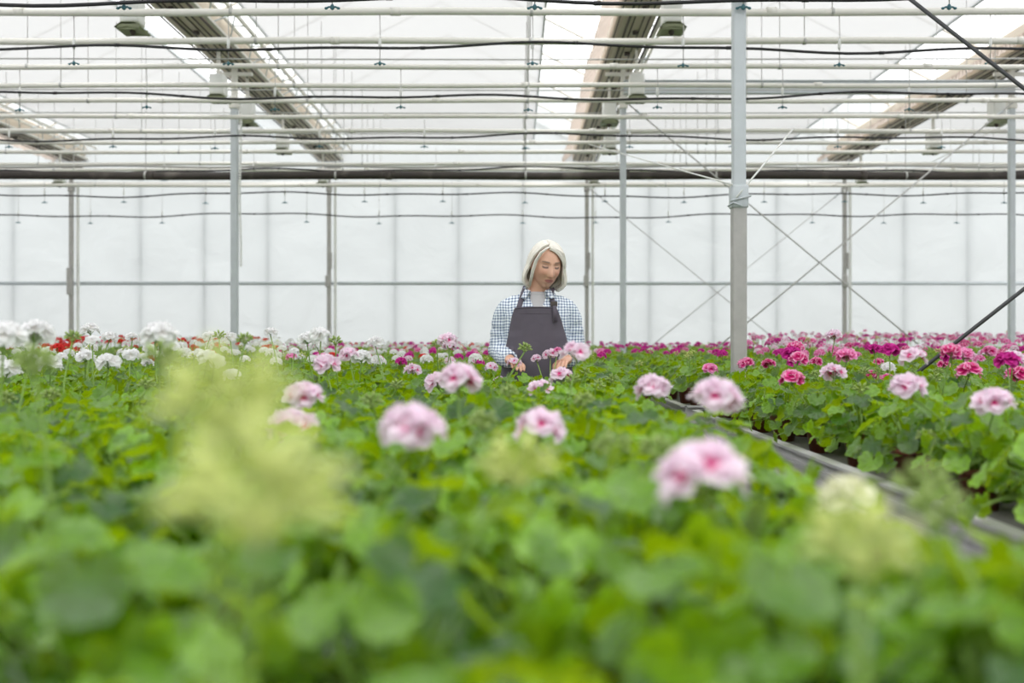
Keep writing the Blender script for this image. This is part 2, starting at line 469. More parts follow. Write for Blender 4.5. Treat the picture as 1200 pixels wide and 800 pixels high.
# cross beam between the two right-hand posts of the middle row
root = empty('cross_beam', ((POST_X[2] + POST_X[3]) / 2, ROW_B, CZ + 3.12)); tag(root, 'grey steel cross beam joining the slim post to the right edge post', 'beam')
b = MB(); b.box((0, -0.075, 0), (BAY - 0.0, 0.05, 0.14), bev=0.008); b.build('web', M['galv'], root, smooth=False)
b = MB(); b.box((0, -0.075, 0.075), (BAY, 0.09, 0.012)); b.box((0, -0.075, -0.075), (BAY, 0.09, 0.012)); b.build('flange', M['galv'], root, smooth=False)

# ------------------------------------------------------------------ pipes and hoses across the house
pipe_off = [386, 352, 322, 300, 282, 263.5, 246, 233, 222, 208, 201, 192.5, 183]
PY = [2.63 * FPX / o for o in pipe_off]
PY[6] = 12.44
ordn = ['nearest of the overhead row', 'second nearest overhead', 'third nearest overhead', 'fourth nearest overhead', 'fifth nearest overhead', 'sixth overhead, just before the middle posts',
        'seventh overhead, just behind the middle posts', 'eighth overhead', 'ninth overhead', 'tenth overhead', 'eleventh overhead', 'twelfth overhead', 'last overhead before the back wall']
XH = 10.6
def cross_pipe(Y, z, r, mat, name, label, cat, group, joints=True):
    root = empty(name, (0, Y, z)); tag(root, label, cat, group)
    ph = Y * 1.7
    b = MB(); b.tube([(-XH + 2 * XH * i / 40, 0, 0.006 * math.sin(i * 0.7 + ph)) for i in range(41)], r, 12); b.build('pipe', mat, root)
    if joints:
        b = MB(); b.tube([(-0.04, 0, 0.004), (0.04, 0, 0.004)], r * 1.14, 12); me_ = b.mesh('coupling', mat)
        x = -XH + (Y * 3.1) % 3.0
        while x < XH:
            if in_view(x, Y, 0.3): link('coupling', me_, root, (x, 0, 0))
            x += 3.0
    h = MB()
    h.tube([(0, 0, 0.0), (0, 0, CZ + 3.74 - z)], 0.004, 5)
    h.tube([(-0.012, 0, 0), (0.012, 0, 0)], r * 1.1, 10)
    me_ = h.mesh('hanger_wire', M['wire'])
    for x in [q + d for q in POST_X for d in (-1.2, 1.2)]:
        if in_view(x, Y, 0.3): link('hanger_wire', me_, root, (x, 0, 0))
for i, Y in enumerate(PY):
    cross_pipe(Y, CZ + 2.63, 0.030 if i < 2 else 0.026, M['white_paint'], 'overhead_pipe', 'white painted overhead pipe across the house, ' + ordn[i], 'pipe', 'white overhead pipes')
cross_pipe(12.58, CZ + 2.095, 0.052, M['dirty_pipe'], 'overhead_pipe', 'thick grimy dark brown pipe crossing the whole house behind the posts', 'pipe', 'main pipe')
b = MB(); b.tube([(-XH + 2 * XH * i / 60, 12.58, CZ + 2.21 + 0.012 * math.sin(i * 0.9)) for i in range(61)], 0.013, 8)
tag(b.build('thin_cable', M['galv_dark']), 'thin grey cable lying just above the thick dark pipe', 'cable')
# thin screen wires
wn = ['nearest', 'second', 'third', 'fourth', 'fifth', 'sixth', 'seventh', 'last']
for i, Y in enumerate((8.6, 9.9, 10.6, 11.9, 13.1, 14.4, 15.9, 17.4)):
    b = MB(); b.tube([(-XH, Y, CZ + 3.02), (0, Y, CZ + 3.0), (XH, Y, CZ + 3.02)], 0.008, 6)
    tag(b.build('support_wire', M['wire']), 'thin taut support wire under the shade screens, %s from the camera' % wn[i], 'wire', 'screen support wires')

hoses = [(5.85, 2.01), (7.95, 2.335), (9.53, 2.345), (11.7, 2.395), (13.4, 2.30), (15.2, 2.24), (16.8, 2.12)]
hn = ['nearest, along the top edge of the photo', 'second nearest, under the nearest white pipes', 'third nearest', 'fourth nearest', 'fifth, above the thick dark pipe', 'sixth, just under the thick dark pipe', 'lowest, against the back wall film']
hg = {}
for i, (Y, z) in enumerate(hoses):
    b = MB()
    ph = random.random() * 6
    xs = [-XH + 2 * XH * q / 120 for q in range(121)]
    def hz(x, ph=ph, Y=Y): return 0.022 * math.sin(1.55 * x + ph) + 0.02 * math.sin(0.63 * x + 2 * ph) + 0.012 * math.sin(3.7 * x + ph)
    path = [(x, Y - 0.015, CZ + z + hz(x)) for x in xs]
    root = empty('water_hose', (0, Y, CZ + z)); tag(root, 'black irrigation hose across the house, ' + hn[i], 'hose', 'black irrigation hoses')
    b.tube([(x, -0.015, hz(x)) for x in xs], 0.0115, 8); b.build('hose', M['rubber'], root)
    for q in range(-9, 10):
        x = 0.13 + 1.22 * q + 0.35
        if not in_view(x, Y, 0.3): continue
        c = MB(); c.tube([(x - 0.02, -0.015, hz(x)), (x + 0.02, -0.015, hz(x))], 0.0145, 8); c.build('clip', M['rubber'], root)
    top = 2.63 if i < 5 else (2.63 if i == 5 else 2.94)
    for q in range(-9, 10):
        x = 0.13 + 1.22 * q + random.uniform(-0.02, 0.02)
        if not in_view(x, Y, 0.3): continue
        key = i
        zz = hz(x)
        drop = 0.045 if i == 0 else 0.10 + random.uniform(0, 0.03)
        r = empty('sprinkler_dropper', (x, Y + 0.012, CZ + z))
        tag(r, 'thin sprinkler dropper hanging at the hose ' + hn[i], 'sprinkler', 'sprinkler droppers at the hose ' + hn[i])
        w = MB(); w.tube([(0, 0, top - z - 0.02), (0.004, 0, 0.1), (0, 0, -drop + 0.01)], 0.0035, 5); w.build('dropper_wire', M['wire'], r)
        w = MB(); w.lathe([(0.004, 0.09), (0.012, 0.08), (0.012, 0.01), (0.006, 0.0)], 8); w.build('weight', M['white_plastic'], r)
        w = MB(); w.lathe([(0.006, -drop + 0.02), (0.012, -drop + 0.01), (0.012, -drop - 0.008), (0.004, -drop - 0.014)], 8)
        for sx in (-1, 1):
            w.tube([(0, 0, -drop), (sx * 0.02, 0, -drop + 0.004), (sx * 0.036, 0, -drop - 0.004)], 0.006, 6)
            w.ellip((sx * 0.036, 0, -drop - 0.004), (0.011, 0.009, 0.008), 8, 5)
        w.build('nozzle', M['teal'], r)

# white fixtures hung beneath the gutters
order_f = ['nearest', 'second nearest', 'third nearest', 'fourth nearest', 'farthest']
gl = ['far left gutter', 'gutter left of middle', 'gutter above the near post', 'right hand gutter']
proto = None
def dup(root, loc, label):
    r = root.copy(); COL.objects.link(r); r.location = loc; r['label'] = label
    for ch in list(root.children):
        c = ch.copy(); COL.objects.link(c); c.parent = r
    return r
for k, px in enumerate(POST_X):
    for j, Y in enumerate((9.0, 11.6, 12.85, 14.8, 17.9)):
        if not in_view(px, Y, 0.1): continue
        lab = 'white box fixture with green underside, %s below the %s' % (order_f[j], gl[k])
        loc = (px - 0.02 + (0.03 if k == 1 else 0.10), Y, CZ + 2.86)
        if k == 2 and j == 2: loc = (px - 0.12, Y, CZ + 2.86)
        if proto is None:
            proto = empty('hanging_fixture', loc); tag(proto, lab, 'hanging fixture', 'white fixtures below the gutters')
            b = MB(); b.box((0, 0, 0.12), (0.17, 0.20, 0.24), bev=0.02); b.build('housing', M['white_plastic'], proto)
            b = MB()
            b.grid([[(-0.12, y, -0.055), (-0.06, y, -0.01), (0.06, y, -0.01), (0.12, y, -0.055), (0.10, y, -0.068), (0, y, -0.048), (-0.10, y, -0.068)] for y in (-0.13, 0.13)], closed=True)
            b.box((0, -0.1, -0.045), (0.20, 0.012, 0.05)); b.box((0, 0.1, -0.045), (0.20, 0.012, 0.05))
            b.build('reflector', M['louvre'], proto, smooth=False)
            b = MB(); b.lathe([(0.012, 0.02), (0.024, -0.02), (0.026, -0.07), (0.012, -0.095)], 12); b.build('lamp', M['gutter_dark'], proto)
            b = MB(); b.box((0, 0, 0.39), (0.03, 0.05, 0.30)); b.build('mount', M['white_paint'], proto, smooth=False)
        else: dup(proto, loc, lab)

# ------------------------------------------------------------------ benches
BZ = 0.705
benches = [  # x0, x1, y0, y1, description
    (-2.9, 0.485, 0.15, 4.82, 'near growing bench full of pale pink geraniums in front of the woman'),
    (1.05, 4.30, 1.10, 5.74, 'growing bench at the right with a bare aluminium edge'),
    (-3.20, 0.80, 5.62, 12.0, 'middle growing bench behind the woman'),
    (1.05, 4.30, 6.12, 12.0, 'growing bench behind the tall near post'),
    (-6.6, -3.75, 5.0, 12.0, 'growing bench of white geraniums along the left'),
    (4.6, 7.4, 6.3, 12.0, 'growing bench along the right edge'),
    (-3.20, 0.80, 12.6, 18.2, 'far growing bench behind the woman by the back wall'),
    (1.05, 4.30, 12.6, 18.2, 'far growing bench by the back wall behind the slim post'),
    (-6.6, -3.75, 12.6, 18.2, 'far growing bench with red geraniums by the back wall'),
    (4.6, 7.4, 12.6, 18.2, 'far growing bench of mixed pinks by the back wall'),
    (-9.6, -6.9, 12.6, 18.2, 'far left corner growing bench by the back wall'),
    (7.7, 9.9, 12.6, 18.2, 'far right corner growing bench by the back wall')]
for (x0, x1, y0, y1, d) in benches:
    cx, cy, w, h = (x0 + x1) / 2, (y0 + y1) / 2, x1 - x0, y1 - y0
    root = empty('growing_bench', (cx, cy, 0)); tag(root, d, 'bench', 'growing benches')
    b = MB(); b.box((0, 0, BZ - 0.03), (w - 0.02, h - 0.02, 0.06)); b.build('tray', M['tray'], root, smooth=False)
    b = MB()
    for sx in (-1, 1):
        x = sx * w / 2
        b.box((x, 0, BZ - 0.035), (0.012, h, 0.115)); b.box((x + sx * 0.014, 0, BZ + 0.016), (0.04, h, 0.010))
        b.box((x + sx * 0.012, 0, BZ - 0.03), (0.024, h, 0.012)); b.box((x + sx * 0.012, 0, BZ - 0.058), (0.024, h, 0.010)); b.box((x + sx * 0.022, 0, BZ - 0.095), (0.05, h, 0.012))
    for sy in (-1, 1):
        b.box((0, sy * h / 2, BZ - 0.035), (w, 0.012, 0.115)); b.box((0, sy * (h / 2 + 0.014), BZ + 0.016), (w, 0.04, 0.010))
    b.build('edge_profile', M['alu'], root, smooth=False)
    n = max(2, int(h / 1.6) + 1)
    for i in range(n):
        y = -h / 2 + 0.25 + (h - 0.5) * i / (n - 1)
        for sx in (-1, 1):
            b = MB(); b.box((sx * (w / 2 - 0.35), y, (BZ - 0.06) / 2), (0.05, 0.05, BZ - 0.06)); b.box((sx * (w / 2 - 0.35), y, 0.006), (0.12, 0.12, 0.012))
            b.build('leg', M['galv'], root, smooth=False)

# ------------------------------------------------------------------ geranium parts
def leaf_geo(R, seg=27, wav=0.1, seed=0, cup=0.16):
    r = random.Random(seed)
    p1, p2 = r.uniform(0, 6), r.uniform(0, 6)
    vs, rad = [Vector((0, 0, 0))], [0.0]
    rings = (0.42, 0.78, 1.0)
    for q in rings:
        for k in range(seg):
            th = -PI + 2 * PI * (k + 0.5) / seg
            rr = R * q * (1 - 0.62 * q * math.exp(-((PI - abs(th)) / 0.30) ** 2)) * (1 + 0.06 * q * math.cos(9 * th + p1)) * (1 + 0.12 * math.cos(th))
            z = R * (cup * q * q + wav * q * q * math.sin(3 * th + p1) + 0.085 * q * math.sin(9 * th + p2))
            vs.append(Vector((rr * math.cos(th), rr * math.sin(th), z))); rad.append(q)
    fs = [(0, 1 + k, 1 + (k + 1) % seg) for k in range(seg) if k != seg - 1]
    for i in range(len(rings) - 1):
        a, b_ = 1 + i * seg, 1 + (i + 1) * seg
        for k in range(seg - 1): fs.append((a + k, b_ + k, b_ + k + 1, a + k + 1))
    return vs, fs, rad


def orient(n, spin):
    q = Vector((0, 0, 1)).rotation_difference(n)
    return q.to_matrix() @ Matrix.Rotation(spin, 3, 'Z')


def leaf_spots(rnd, count, rad, ztop, zlow):
    out = []
    for i in range(count):
        rho = rad * math.sqrt((i + 0.5) / count)
        az = i * 2.39996 + rnd.uniform(-0.35, 0.35)
        e = (rho / rad)
        z = ztop - (ztop - zlow) * e ** 2.2 + rnd.uniform(-0.035, 0.02)
        out.append((az, rho * rnd.uniform(0.9, 1.1), z, e))
    return out


def foliage_mesh(seed, count=46):
    rnd = random.Random(seed)
    b = MB()
    for az, rho, z, e in leaf_spots(rnd, 27, 0.150, 0.228, 0.12) + leaf_spots(rnd, 20, 0.160, 0.155, 0.07):
        R = rnd.uniform(0.023, 0.040) * (1.05 - 0.1 * e)
        tilt = 0.12 + 0.85 * e * rnd.uniform(0.5, 1.2) + rnd.uniform(-0.15, 0.35)
        if rnd.random() < 0.24: tilt += rnd.uniform(0.5, 0.9)
        n = Vector((math.sin(tilt) * math.cos(az), math.sin(tilt) * math.sin(az), math.cos(tilt)))
        n = (n + Vector((rnd.uniform(-.3, .3), rnd.uniform(-.3, .3), 0))).normalized()
        m3 = orient(n, az + rnd.uniform(-0.8, 0.8))
        c = Vector((rho * math.cos(az), rho * math.sin(az), z))
        vs, fs, rad = leaf_geo(R, seed=seed * 100 + len(b.v), wav=rnd.uniform(0.05, 0.16), cup=rnd.uniform(0.05, 0.25))
        b._add([c + m3 @ v for v in vs], fs, 0, rad, lv=min(1, max(0, rnd.gauss(0.46, 0.33))))
        b0 = Vector((c.x * 0.2, c.y * 0.2, 0.085))
        b.tube([b0, b0.lerp(c, 0.55) + Vector((0, 0, 0.012)), c], 0.0016, 4, 1, cap=False, lv=0.8)
    for a in range(4):   # the fleshy main stems
        an = a * 1.57 + rnd.random()
        b.tube([(0.012 * math.cos(an), 0.012 * math.sin(an), 0.08), (0.03 * math.cos(an), 0.03 * math.sin(an), 0.13), (0.045 * math.cos(an), 0.045 * math.sin(an), 0.18)], [0.006, 0.005, 0.003], 6, 1)
    return b.mesh('foliage', [M['leaf'], M['stem']], attrs=True)


def petal(L, wd, lift, seed, nu=4, nv=5):
    rnd = random.Random(seed)
    ph = rnd.uniform(0, 6)
    rows, rad = [], []
    for i in range(nu + 1):
        t = i / nu
        w = wd * (0.16 + 0.84 * math.sin(PI * min(1, 0.08 + 0.62 * t)) ** 1.1) * (1.0 if t < 0.95 else 0.8)
        row = []
        for j in range(nv):
            s_ = (j / (nv - 1) - 0.5)
            z = lift * L * (t ** 1.3) - 0.25 * L * t * t + 0.10 * L * (s_ * 2) ** 2 * t + 0.07 * L * t * math.sin(7 * s_ + ph)
            row.append(Vector((L * t - 0.10 * L * (s_ * 2) ** 2 * t, s_ * w, z))); rad.append(t)
        rows.append(row)
    vs = [p for r_ in rows for p in r_]
    fs = [(i * nv + j, i * nv + j + 1, (i + 1) * nv + j + 1, (i + 1) * nv + j) for i in range(nu) for j in range(nv - 1)]
    return vs, fs, rad


def umbel_mesh(seed, nfl=11, R=0.026, fr=0.025):
    """a domed flower head; its origin is the top of the flower stalk"""
    rnd = random.Random(seed)
    b = MB()
    for i in range(nfl):
        t = (i + 0.5) / nfl
        th = math.acos(1 - t * 1.02) * 1.02
        az = i * 2.39996 + rnd.uniform(-0.3, 0.3)
        d = Vector((math.sin(th) * math.cos(az), math.sin(th) * math.sin(az), math.cos(th)))
        c = Vector((d.x * R * 1.25, d.y * R * 1.25, 0.022 + d.z * R * 0.8))
        b.tube([(0, 0, 0), c * 0.96], 0.0013, 4, 1, cap=False)
        n = (d + Vector((rnd.uniform(-.25, .25), rnd.uniform(-.25, .25), 0.25))).normalized()
        m3 = orient(n, rnd.uniform(0, 6))
        s = fr * rnd.uniform(0.85, 1.12)
        for ring, cnt, lift, sc in ((0, 5, 0.35, 1.0), (1, 3, 0.75, 0.72)):
            for k in range(cnt):
                vs, fs, rad = petal(s * sc, s * 0.98 * sc, lift + rnd.uniform(-0.1, 0.1), seed * 999 + i * 31 + k + ring * 7)
                rt = Matrix.Rotation(2 * PI * k / cnt + ring * 0.6 + rnd.uniform(-0.12, 0.12), 3, 'Z')
                b._add([c + m3 @ (rt @ v + Vector((0, 0, 0.001 * ring))) for v in vs], fs, 0, rad)
    return b


def bud_mesh(seed, n=13):
    rnd = random.Random(seed)
    b = MB()
    for i in range(n):
        t = (i + 0.5) / n
        th = math.acos(1 - t * 1.25)
        az = i * 2.39996 + rnd.uniform(-.3, .3)
        d = Vector((math.sin(th) * math.cos(az), math.sin(th) * math.sin(az), math.cos(th)))
        c = Vector((d.x * 0.022, d.y * 0.022, 0.012 + d.z * 0.018))
        b.tube([(0, 0, 0), c], 0.0012, 4, 0, cap=False)
        b.ellip(c, (0.0042, 0.0042, 0.0095), 7, 5, 0, rot=orient(d, 0))
    b.ellip((0, 0, 0.002), (0.008, 0.008, 0.005), 8, 5, 0)
    return b.mesh('bud_cluster', [M['bud']])


FOL = [foliage_mesh(s) for s in range(10)]
UMB = {}
for cname in ('pale', 'hot', 'magenta', 'rose', 'white', 'red', 'cream'):
    UMB[cname] = []
    for s in range(3 if cname in ('pale', 'white', 'hot') else 2):
        b = umbel_mesh(s + 1, nfl=(7, 8, 6)[s], R=0.024, fr=0.033)
        UMB[cname].append(b.mesh('flower_head', [M[cname], M['stem']], attrs=True))
BUD = [bud_mesh(s) for s in range(3)]
M['bud_green'] = principled('olive_buds', (0.25, 0.34, 0.085), 0.55, scale=60, var=0.35)
BUDG = []
for q in BUD:
    g_ = q.copy(); g_.materials.clear(); g_.materials.append(M['bud_green']); BUDG.append(g_)
b = MB(); b.lathe([(0.040, 0.0), (0.054, 0.088), (0.060, 0.088), (0.061, 0.104), (0.057, 0.104), (0.052, 0.09)], 18); POT = b.mesh('pot', M['pot'])
b = MB(); b.lathe([(0.052, 0.085), (0.053, 0.092), (0.03, 0.097), (0.005, 0.098)], 16); SOIL = b.mesh('soil', M['soil'])


def stalk(top, seed):
    rnd = random.Random(seed)
    b = MB()
    base = Vector((top[0] * 0.15, top[1] * 0.15, 0.12))
    t = Vector(top)
    mid = base.lerp(t, 0.5) + Vector((rnd.uniform(-.012, .012), rnd.uniform(-.012, .012), 0.02))
    b.tube([base, base.lerp(mid, 0.5), mid, mid.lerp(t, 0.6) + Vector((0, 0, 0.003)), t], [0.0032, 0.003, 0.0028, 0.0026, 0.0028], 6)
    return b.mesh('flower_stalk', M['stem'])


STALK_BUD = []
for s in range(4):
    a = random.uniform(0, 6); q = random.uniform(0.03, 0.09)
    tp = (q * math.cos(a), q * math.sin(a), random.uniform(0.235, 0.275))
    STALK_BUD.append((stalk(tp, s), tp))

# ------------------------------------------------------------------ flowers one can single out: px, py, width, colour, what it shows
H = [
 (825, 550, 118, 'pale', 'geranium with the largest blurred double pink flower head, close on the near bench'),
 (485, 497, 84, 'pale', 'geranium with one broad pale pink flower with deep pink eye on the near bench'),
 (633, 497, 68, 'pale', 'geranium with a pale pink flower head showing two eyes, below the woman'),
 (342, 497, 62, 'pale', 'geranium with two pale pink flower heads one above the other'),
 (357, 461, 50, 'pale', None),
 (537, 441, 56, 'pale', 'geranium with a wide soft pink flower left of the woman at leaf level'),
 (514, 446, 34, 'pale', None),
 (838, 461, 66, 'pale', 'geranium with a big pale pink flower at the bench edge beside the aisle'),
 (766, 452, 46, 'pale', 'geranium with a half open pink flower beside the big pink one by the aisle'),
 (382, 425, 35, 'pale', 'geranium with a blurred lilac pink flower rising before the white ones'),
 (484, 432, 23, 'pale', 'geranium with a small pale pink flower left of the wide soft pink one'),
 (587, 448, 25, 'pale', 'geranium with a small round pink flower right under the woman'),
 (571, 460, 28, 'pale', 'geranium with a flat pale pink flower lowest of those below the woman'),
 (632, 454, 34, 'pale', 'geranium with a pale pink double flower below the apron'),
 (658, 439, 32, 'pale', 'geranium with a whitish pink flower below the apron hem'),
 (676, 411, 40, 'pale', 'geranium with a tall blurred pale pink flower in front of the woman'),
 (602, 424, 20, 'pale', 'geranium with pink flowers at the cuff of her sleeve'),
 (576, 429, 17, 'pale', None),
 (645, 414, 20, 'pale', 'geranium with small pink flowers against the grey apron'),
 (629, 419, 14, 'pale', None),
 (653, 410, 12, 'rose', None),
 (557, 545, 34, 'pale', 'geranium with a small round blurred pale pink bud flower, close'),
 # right-hand bench
 (1165, 469, 52, 'pale', 'geranium with a pale pink flower at the right edge of the photo'),
 (977, 435, 33, 'pale', 'geranium with a pale lilac round flower, first on the right bench past the post'),
 (1064, 451, 46, 'pale', 'geranium with a pale pink flower with bright eye and white petals on the right bench'),
 (1070, 417, 36, 'pale', 'geranium with a tall pale pink flower beside the dark brace rod'),
 (928, 442, 32, 'hot', 'geranium with a hot pink flower head nearest the right bench edge'),
 (1022, 439, 20, 'hot', 'geranium with two hot pink flowers left of the pale one with bright eye'),
 (1040, 443, 20, 'hot', None),
 (1135, 433, 32, 'hot', 'geranium with a hot pink flower with two dark eyes below the brace rod'),
 (875, 425, 21, 'hot', 'geranium with a hot pink flower just right of the near post foot'),
 (901, 425, 18, 'hot', None),
 (832, 431, 20, 'rose', 'geranium with a rose flower left of the foot of the near post'),
 (939, 469, 26, 'cream', 'geranium with a pale half open flower on a tall yellow stalk by the bench edge'),
 (1192, 437, 30, 'hot', 'geranium with a hot pink flower cut by the right edge'),
 (1105, 426, 16, 'hot', 'geranium with a small hot pink flower just under the rod'),
 (1030, 423, 13, 'hot', 'geranium with a tiny pale rimmed pink flower near the rod foot'),
 (1040, 430, 20, 'white', None),
 (1150, 457, 18, 'rose', 'geranium with a dark rose faded flower low between leaves'),
 (978, 392, 21, 'pale', 'geranium with a tall pale pink flower topping the others near the right wall post'),
 (992, 576, 66, 'cream', 'geranium with a pale cream blurred flower over the aisle'),
 # white ones at the left
 (4, 391, 52, 'white', 'geranium with a big blurred white flower at the very left edge'),
 (40, 388, 46, 'white', 'geranium with a blurred white flower second from the left edge'),
 (187, 390, 46, 'white', 'geranium with a large soft white flower high before the back wall'),
 (8, 431, 34, 'white', 'geranium with a low white flower at the left edge'),
 (106, 385, 24, 'white', 'geranium with a tall white flower in front of the left wall post'),
 (128, 394, 20, 'white', 'geranium with a white flower right of the tall white one'),
 (100, 417, 25, 'white', 'geranium with a low white flower below the red flowers'),
 (72, 417, 15, 'white', None),
 (243, 417, 25, 'white', 'geranium with a white flower standing free of the leaves'),
 (272, 438, 24, 'white', 'geranium with a low white flower close to the pale bud'),
 (173, 424, 16, 'white', 'geranium with a small white flower between red ones'),
 (155, 394, 17, 'white', 'geranium with a fuzzy white flower between two taller white ones'),
 (245, 393, 18, 'white', 'geranium with a white flower just left of the strapped post'),
 (270, 394, 20, 'white', 'geranium with a white flower at the foot of the strapped post'),
 (317, 388, 17, 'white', 'geranium with a small white flower between strapped post and next wall post'),
 (360, 396, 26, 'white', 'geranium with a pair of white flowers left of the second wall post'),
 (372, 402, 20, 'white', None),
 (345, 411, 14, 'white', 'geranium with a small low white flower amid buds'),
 (428, 420, 17, 'white', 'geranium with white flowers below the magenta ones'),
 (440, 400, 22, 'white', 'geranium with a tall white flower right of the second wall post'),
 (442, 421, 18, 'white', None),
]
BUDS = [  # px, py, depth, scale
 (300, 590, 0.40, 1.3, 'geranium with a large yellow green bud cluster out of focus close to the lens'),
 (262, 478, 0.46, 1.15, 'geranium with a pale green bud cluster rising blurred before the white flowers'),
 (608, 548, 0.78, 1.1, 'geranium with an olive bud cluster tinged red below the woman'),
 (1008, 640, 0.50, 1.0, 'geranium with a yellow bud cluster blurred beside the aisle'),
 (40, 425, 1.3, 1.0, 'geranium with a green bud cluster low at the left edge'),
 (190, 418, 1.6, 1.1, 'geranium with a flat olive bud head before the white flower'),
 (940, 480, 3.8, 1.0, None),
 (1085, 512, 2.75, 1.0, 'geranium with a green bud cluster on the right bench side'),
 (85, 395, 3.3, 1.0, 'geranium with a dark green bud head before the left wall post'),
 (287, 398, 3.2, 1.0, 'geranium with green buds before the strapped post'),
 (257, 393, 4.2, 1.0, None),
 (393, 400, 4.0, 1.0, 'geranium with round green buds before the second wall post'),
 (615, 408, 3.9, 1.0, 'geranium with a bud head in front of the apron edge'),
 (512, 404, 4.2, 1.0, 'geranium with thin buds left of her sleeve'),
]

# ------------------------------------------------------------------ plant positions
spots = []
def fill(x0, x1, y0, y1, sp, edge=0.09):
    ny = max(1, int((y1 - y0 - 2 * edge) / (sp * 0.9)))
    for j in range(ny + 1):
        y = y0 + edge + (y1 - y0 - 2 * edge) * j / ny
        nx_ = max(1, int((x1 - x0 - 2 * edge) / sp))
        off = sp * 0.5 if j % 2 else 0
        for i in range(nx_ + 1):
            x = x0 + edge + (x1 - x0 - 2 * edge) * i / nx_ + off
            if x > x1 - edge + 0.01: continue
            yield x, y
for bi, (x0, x1, y0, y1, d) in enumerate(benches):
    sp = 0.235 if bi < 2 else 0.27
    for x, y in fill(x0, x1, max(y0, 0.30), y1, sp):
        x += random.uniform(-.015, .015); y += random.uniform(-.015, .015)
        if y < 0.36 or not in_view(x, y, 0.40): continue
        spots.append((x, y, bi))
spots.append((0.405, 0.88, 0)); spots.append((0.41, 1.09, 0))     # two more pots squeezed in at the bench edge
spots.sort(key=lambda p: p[1])
near, far = spots[:300], spots[300:]
NEAR_Y = near[-1][1]

class Pl: pass
plants = []
for x, y, bi in near:
    p = Pl(); p.x, p.y, p.bi, p.fl, p.bd, p.label = x, y, bi, [], [], None
    plants.append(p)

def nearest(X, Y, bi=None):
    return min(plants, key=lambda p: (p.x - X) ** 2 + (p.y - Y) ** 2 + 0.02 * len(p.fl))
extra_far = []
owner = None
for (px, py, w, c, lab) in H:
    Y = 0.105 * FPX / w
    if c in ('white',) and w < 30: Y = 0.095 * FPX / w
    if Y > NEAR_Y - 0.05: Y = NEAR_Y - 0.05 - random.uniform(0, .2)
    Y = min(Y, 4.9) if px < 870 else Y
    if c == 'cream' and w > 50: Y = 1.12
    P = W(px, py, Y)
    if lab is None and owner is not None and abs(owner.x - P.x) < 0.22 and abs(owner.y - P.y) < 0.3: p = owner
    else: p = nearest(P.x, P.y)
    owner = p
    sc = w * Y / FPX / 0.105
    p.fl.append((P - Vector((0, 0, 0.030 * sc)), c, sc))
    if lab and not p.label: p.label = lab
for (px, py, Y, sc, lab) in BUDS:
    P = W(px, py, Y); p = nearest(P.x, P.y)
    p.bd.append((P - Vector((0, 0, 0.012)), sc))
    if lab and not p.label and not p.fl: p.label = lab
# scattered blooms among the rows nearest the woman
for p in plants:
    if p.fl or p.y < 3.3: continue
    pxx = 604 + p.x / p.y * FPX
    r = random.random()
    if pxx < 420 and r < 0.30: c = 'white'
    elif 420 <= pxx < 560 and r < 0.2: c = 'pale'
    elif pxx > 860 and r < 0.35: c = random.choice(('hot', 'rose', 'magenta', 'pale'))
    else: continue
    zt = CZ - random.uniform(0.05, 0.13) if pxx > 560 else CZ - random.uniform(-0.02, 0.11)
    p.fl.append((Vector((p.x + random.uniform(-.06, .06), p.y + random.uniform(-.06, .06), zt)), c, random.uniform(0.7, 0.95)))

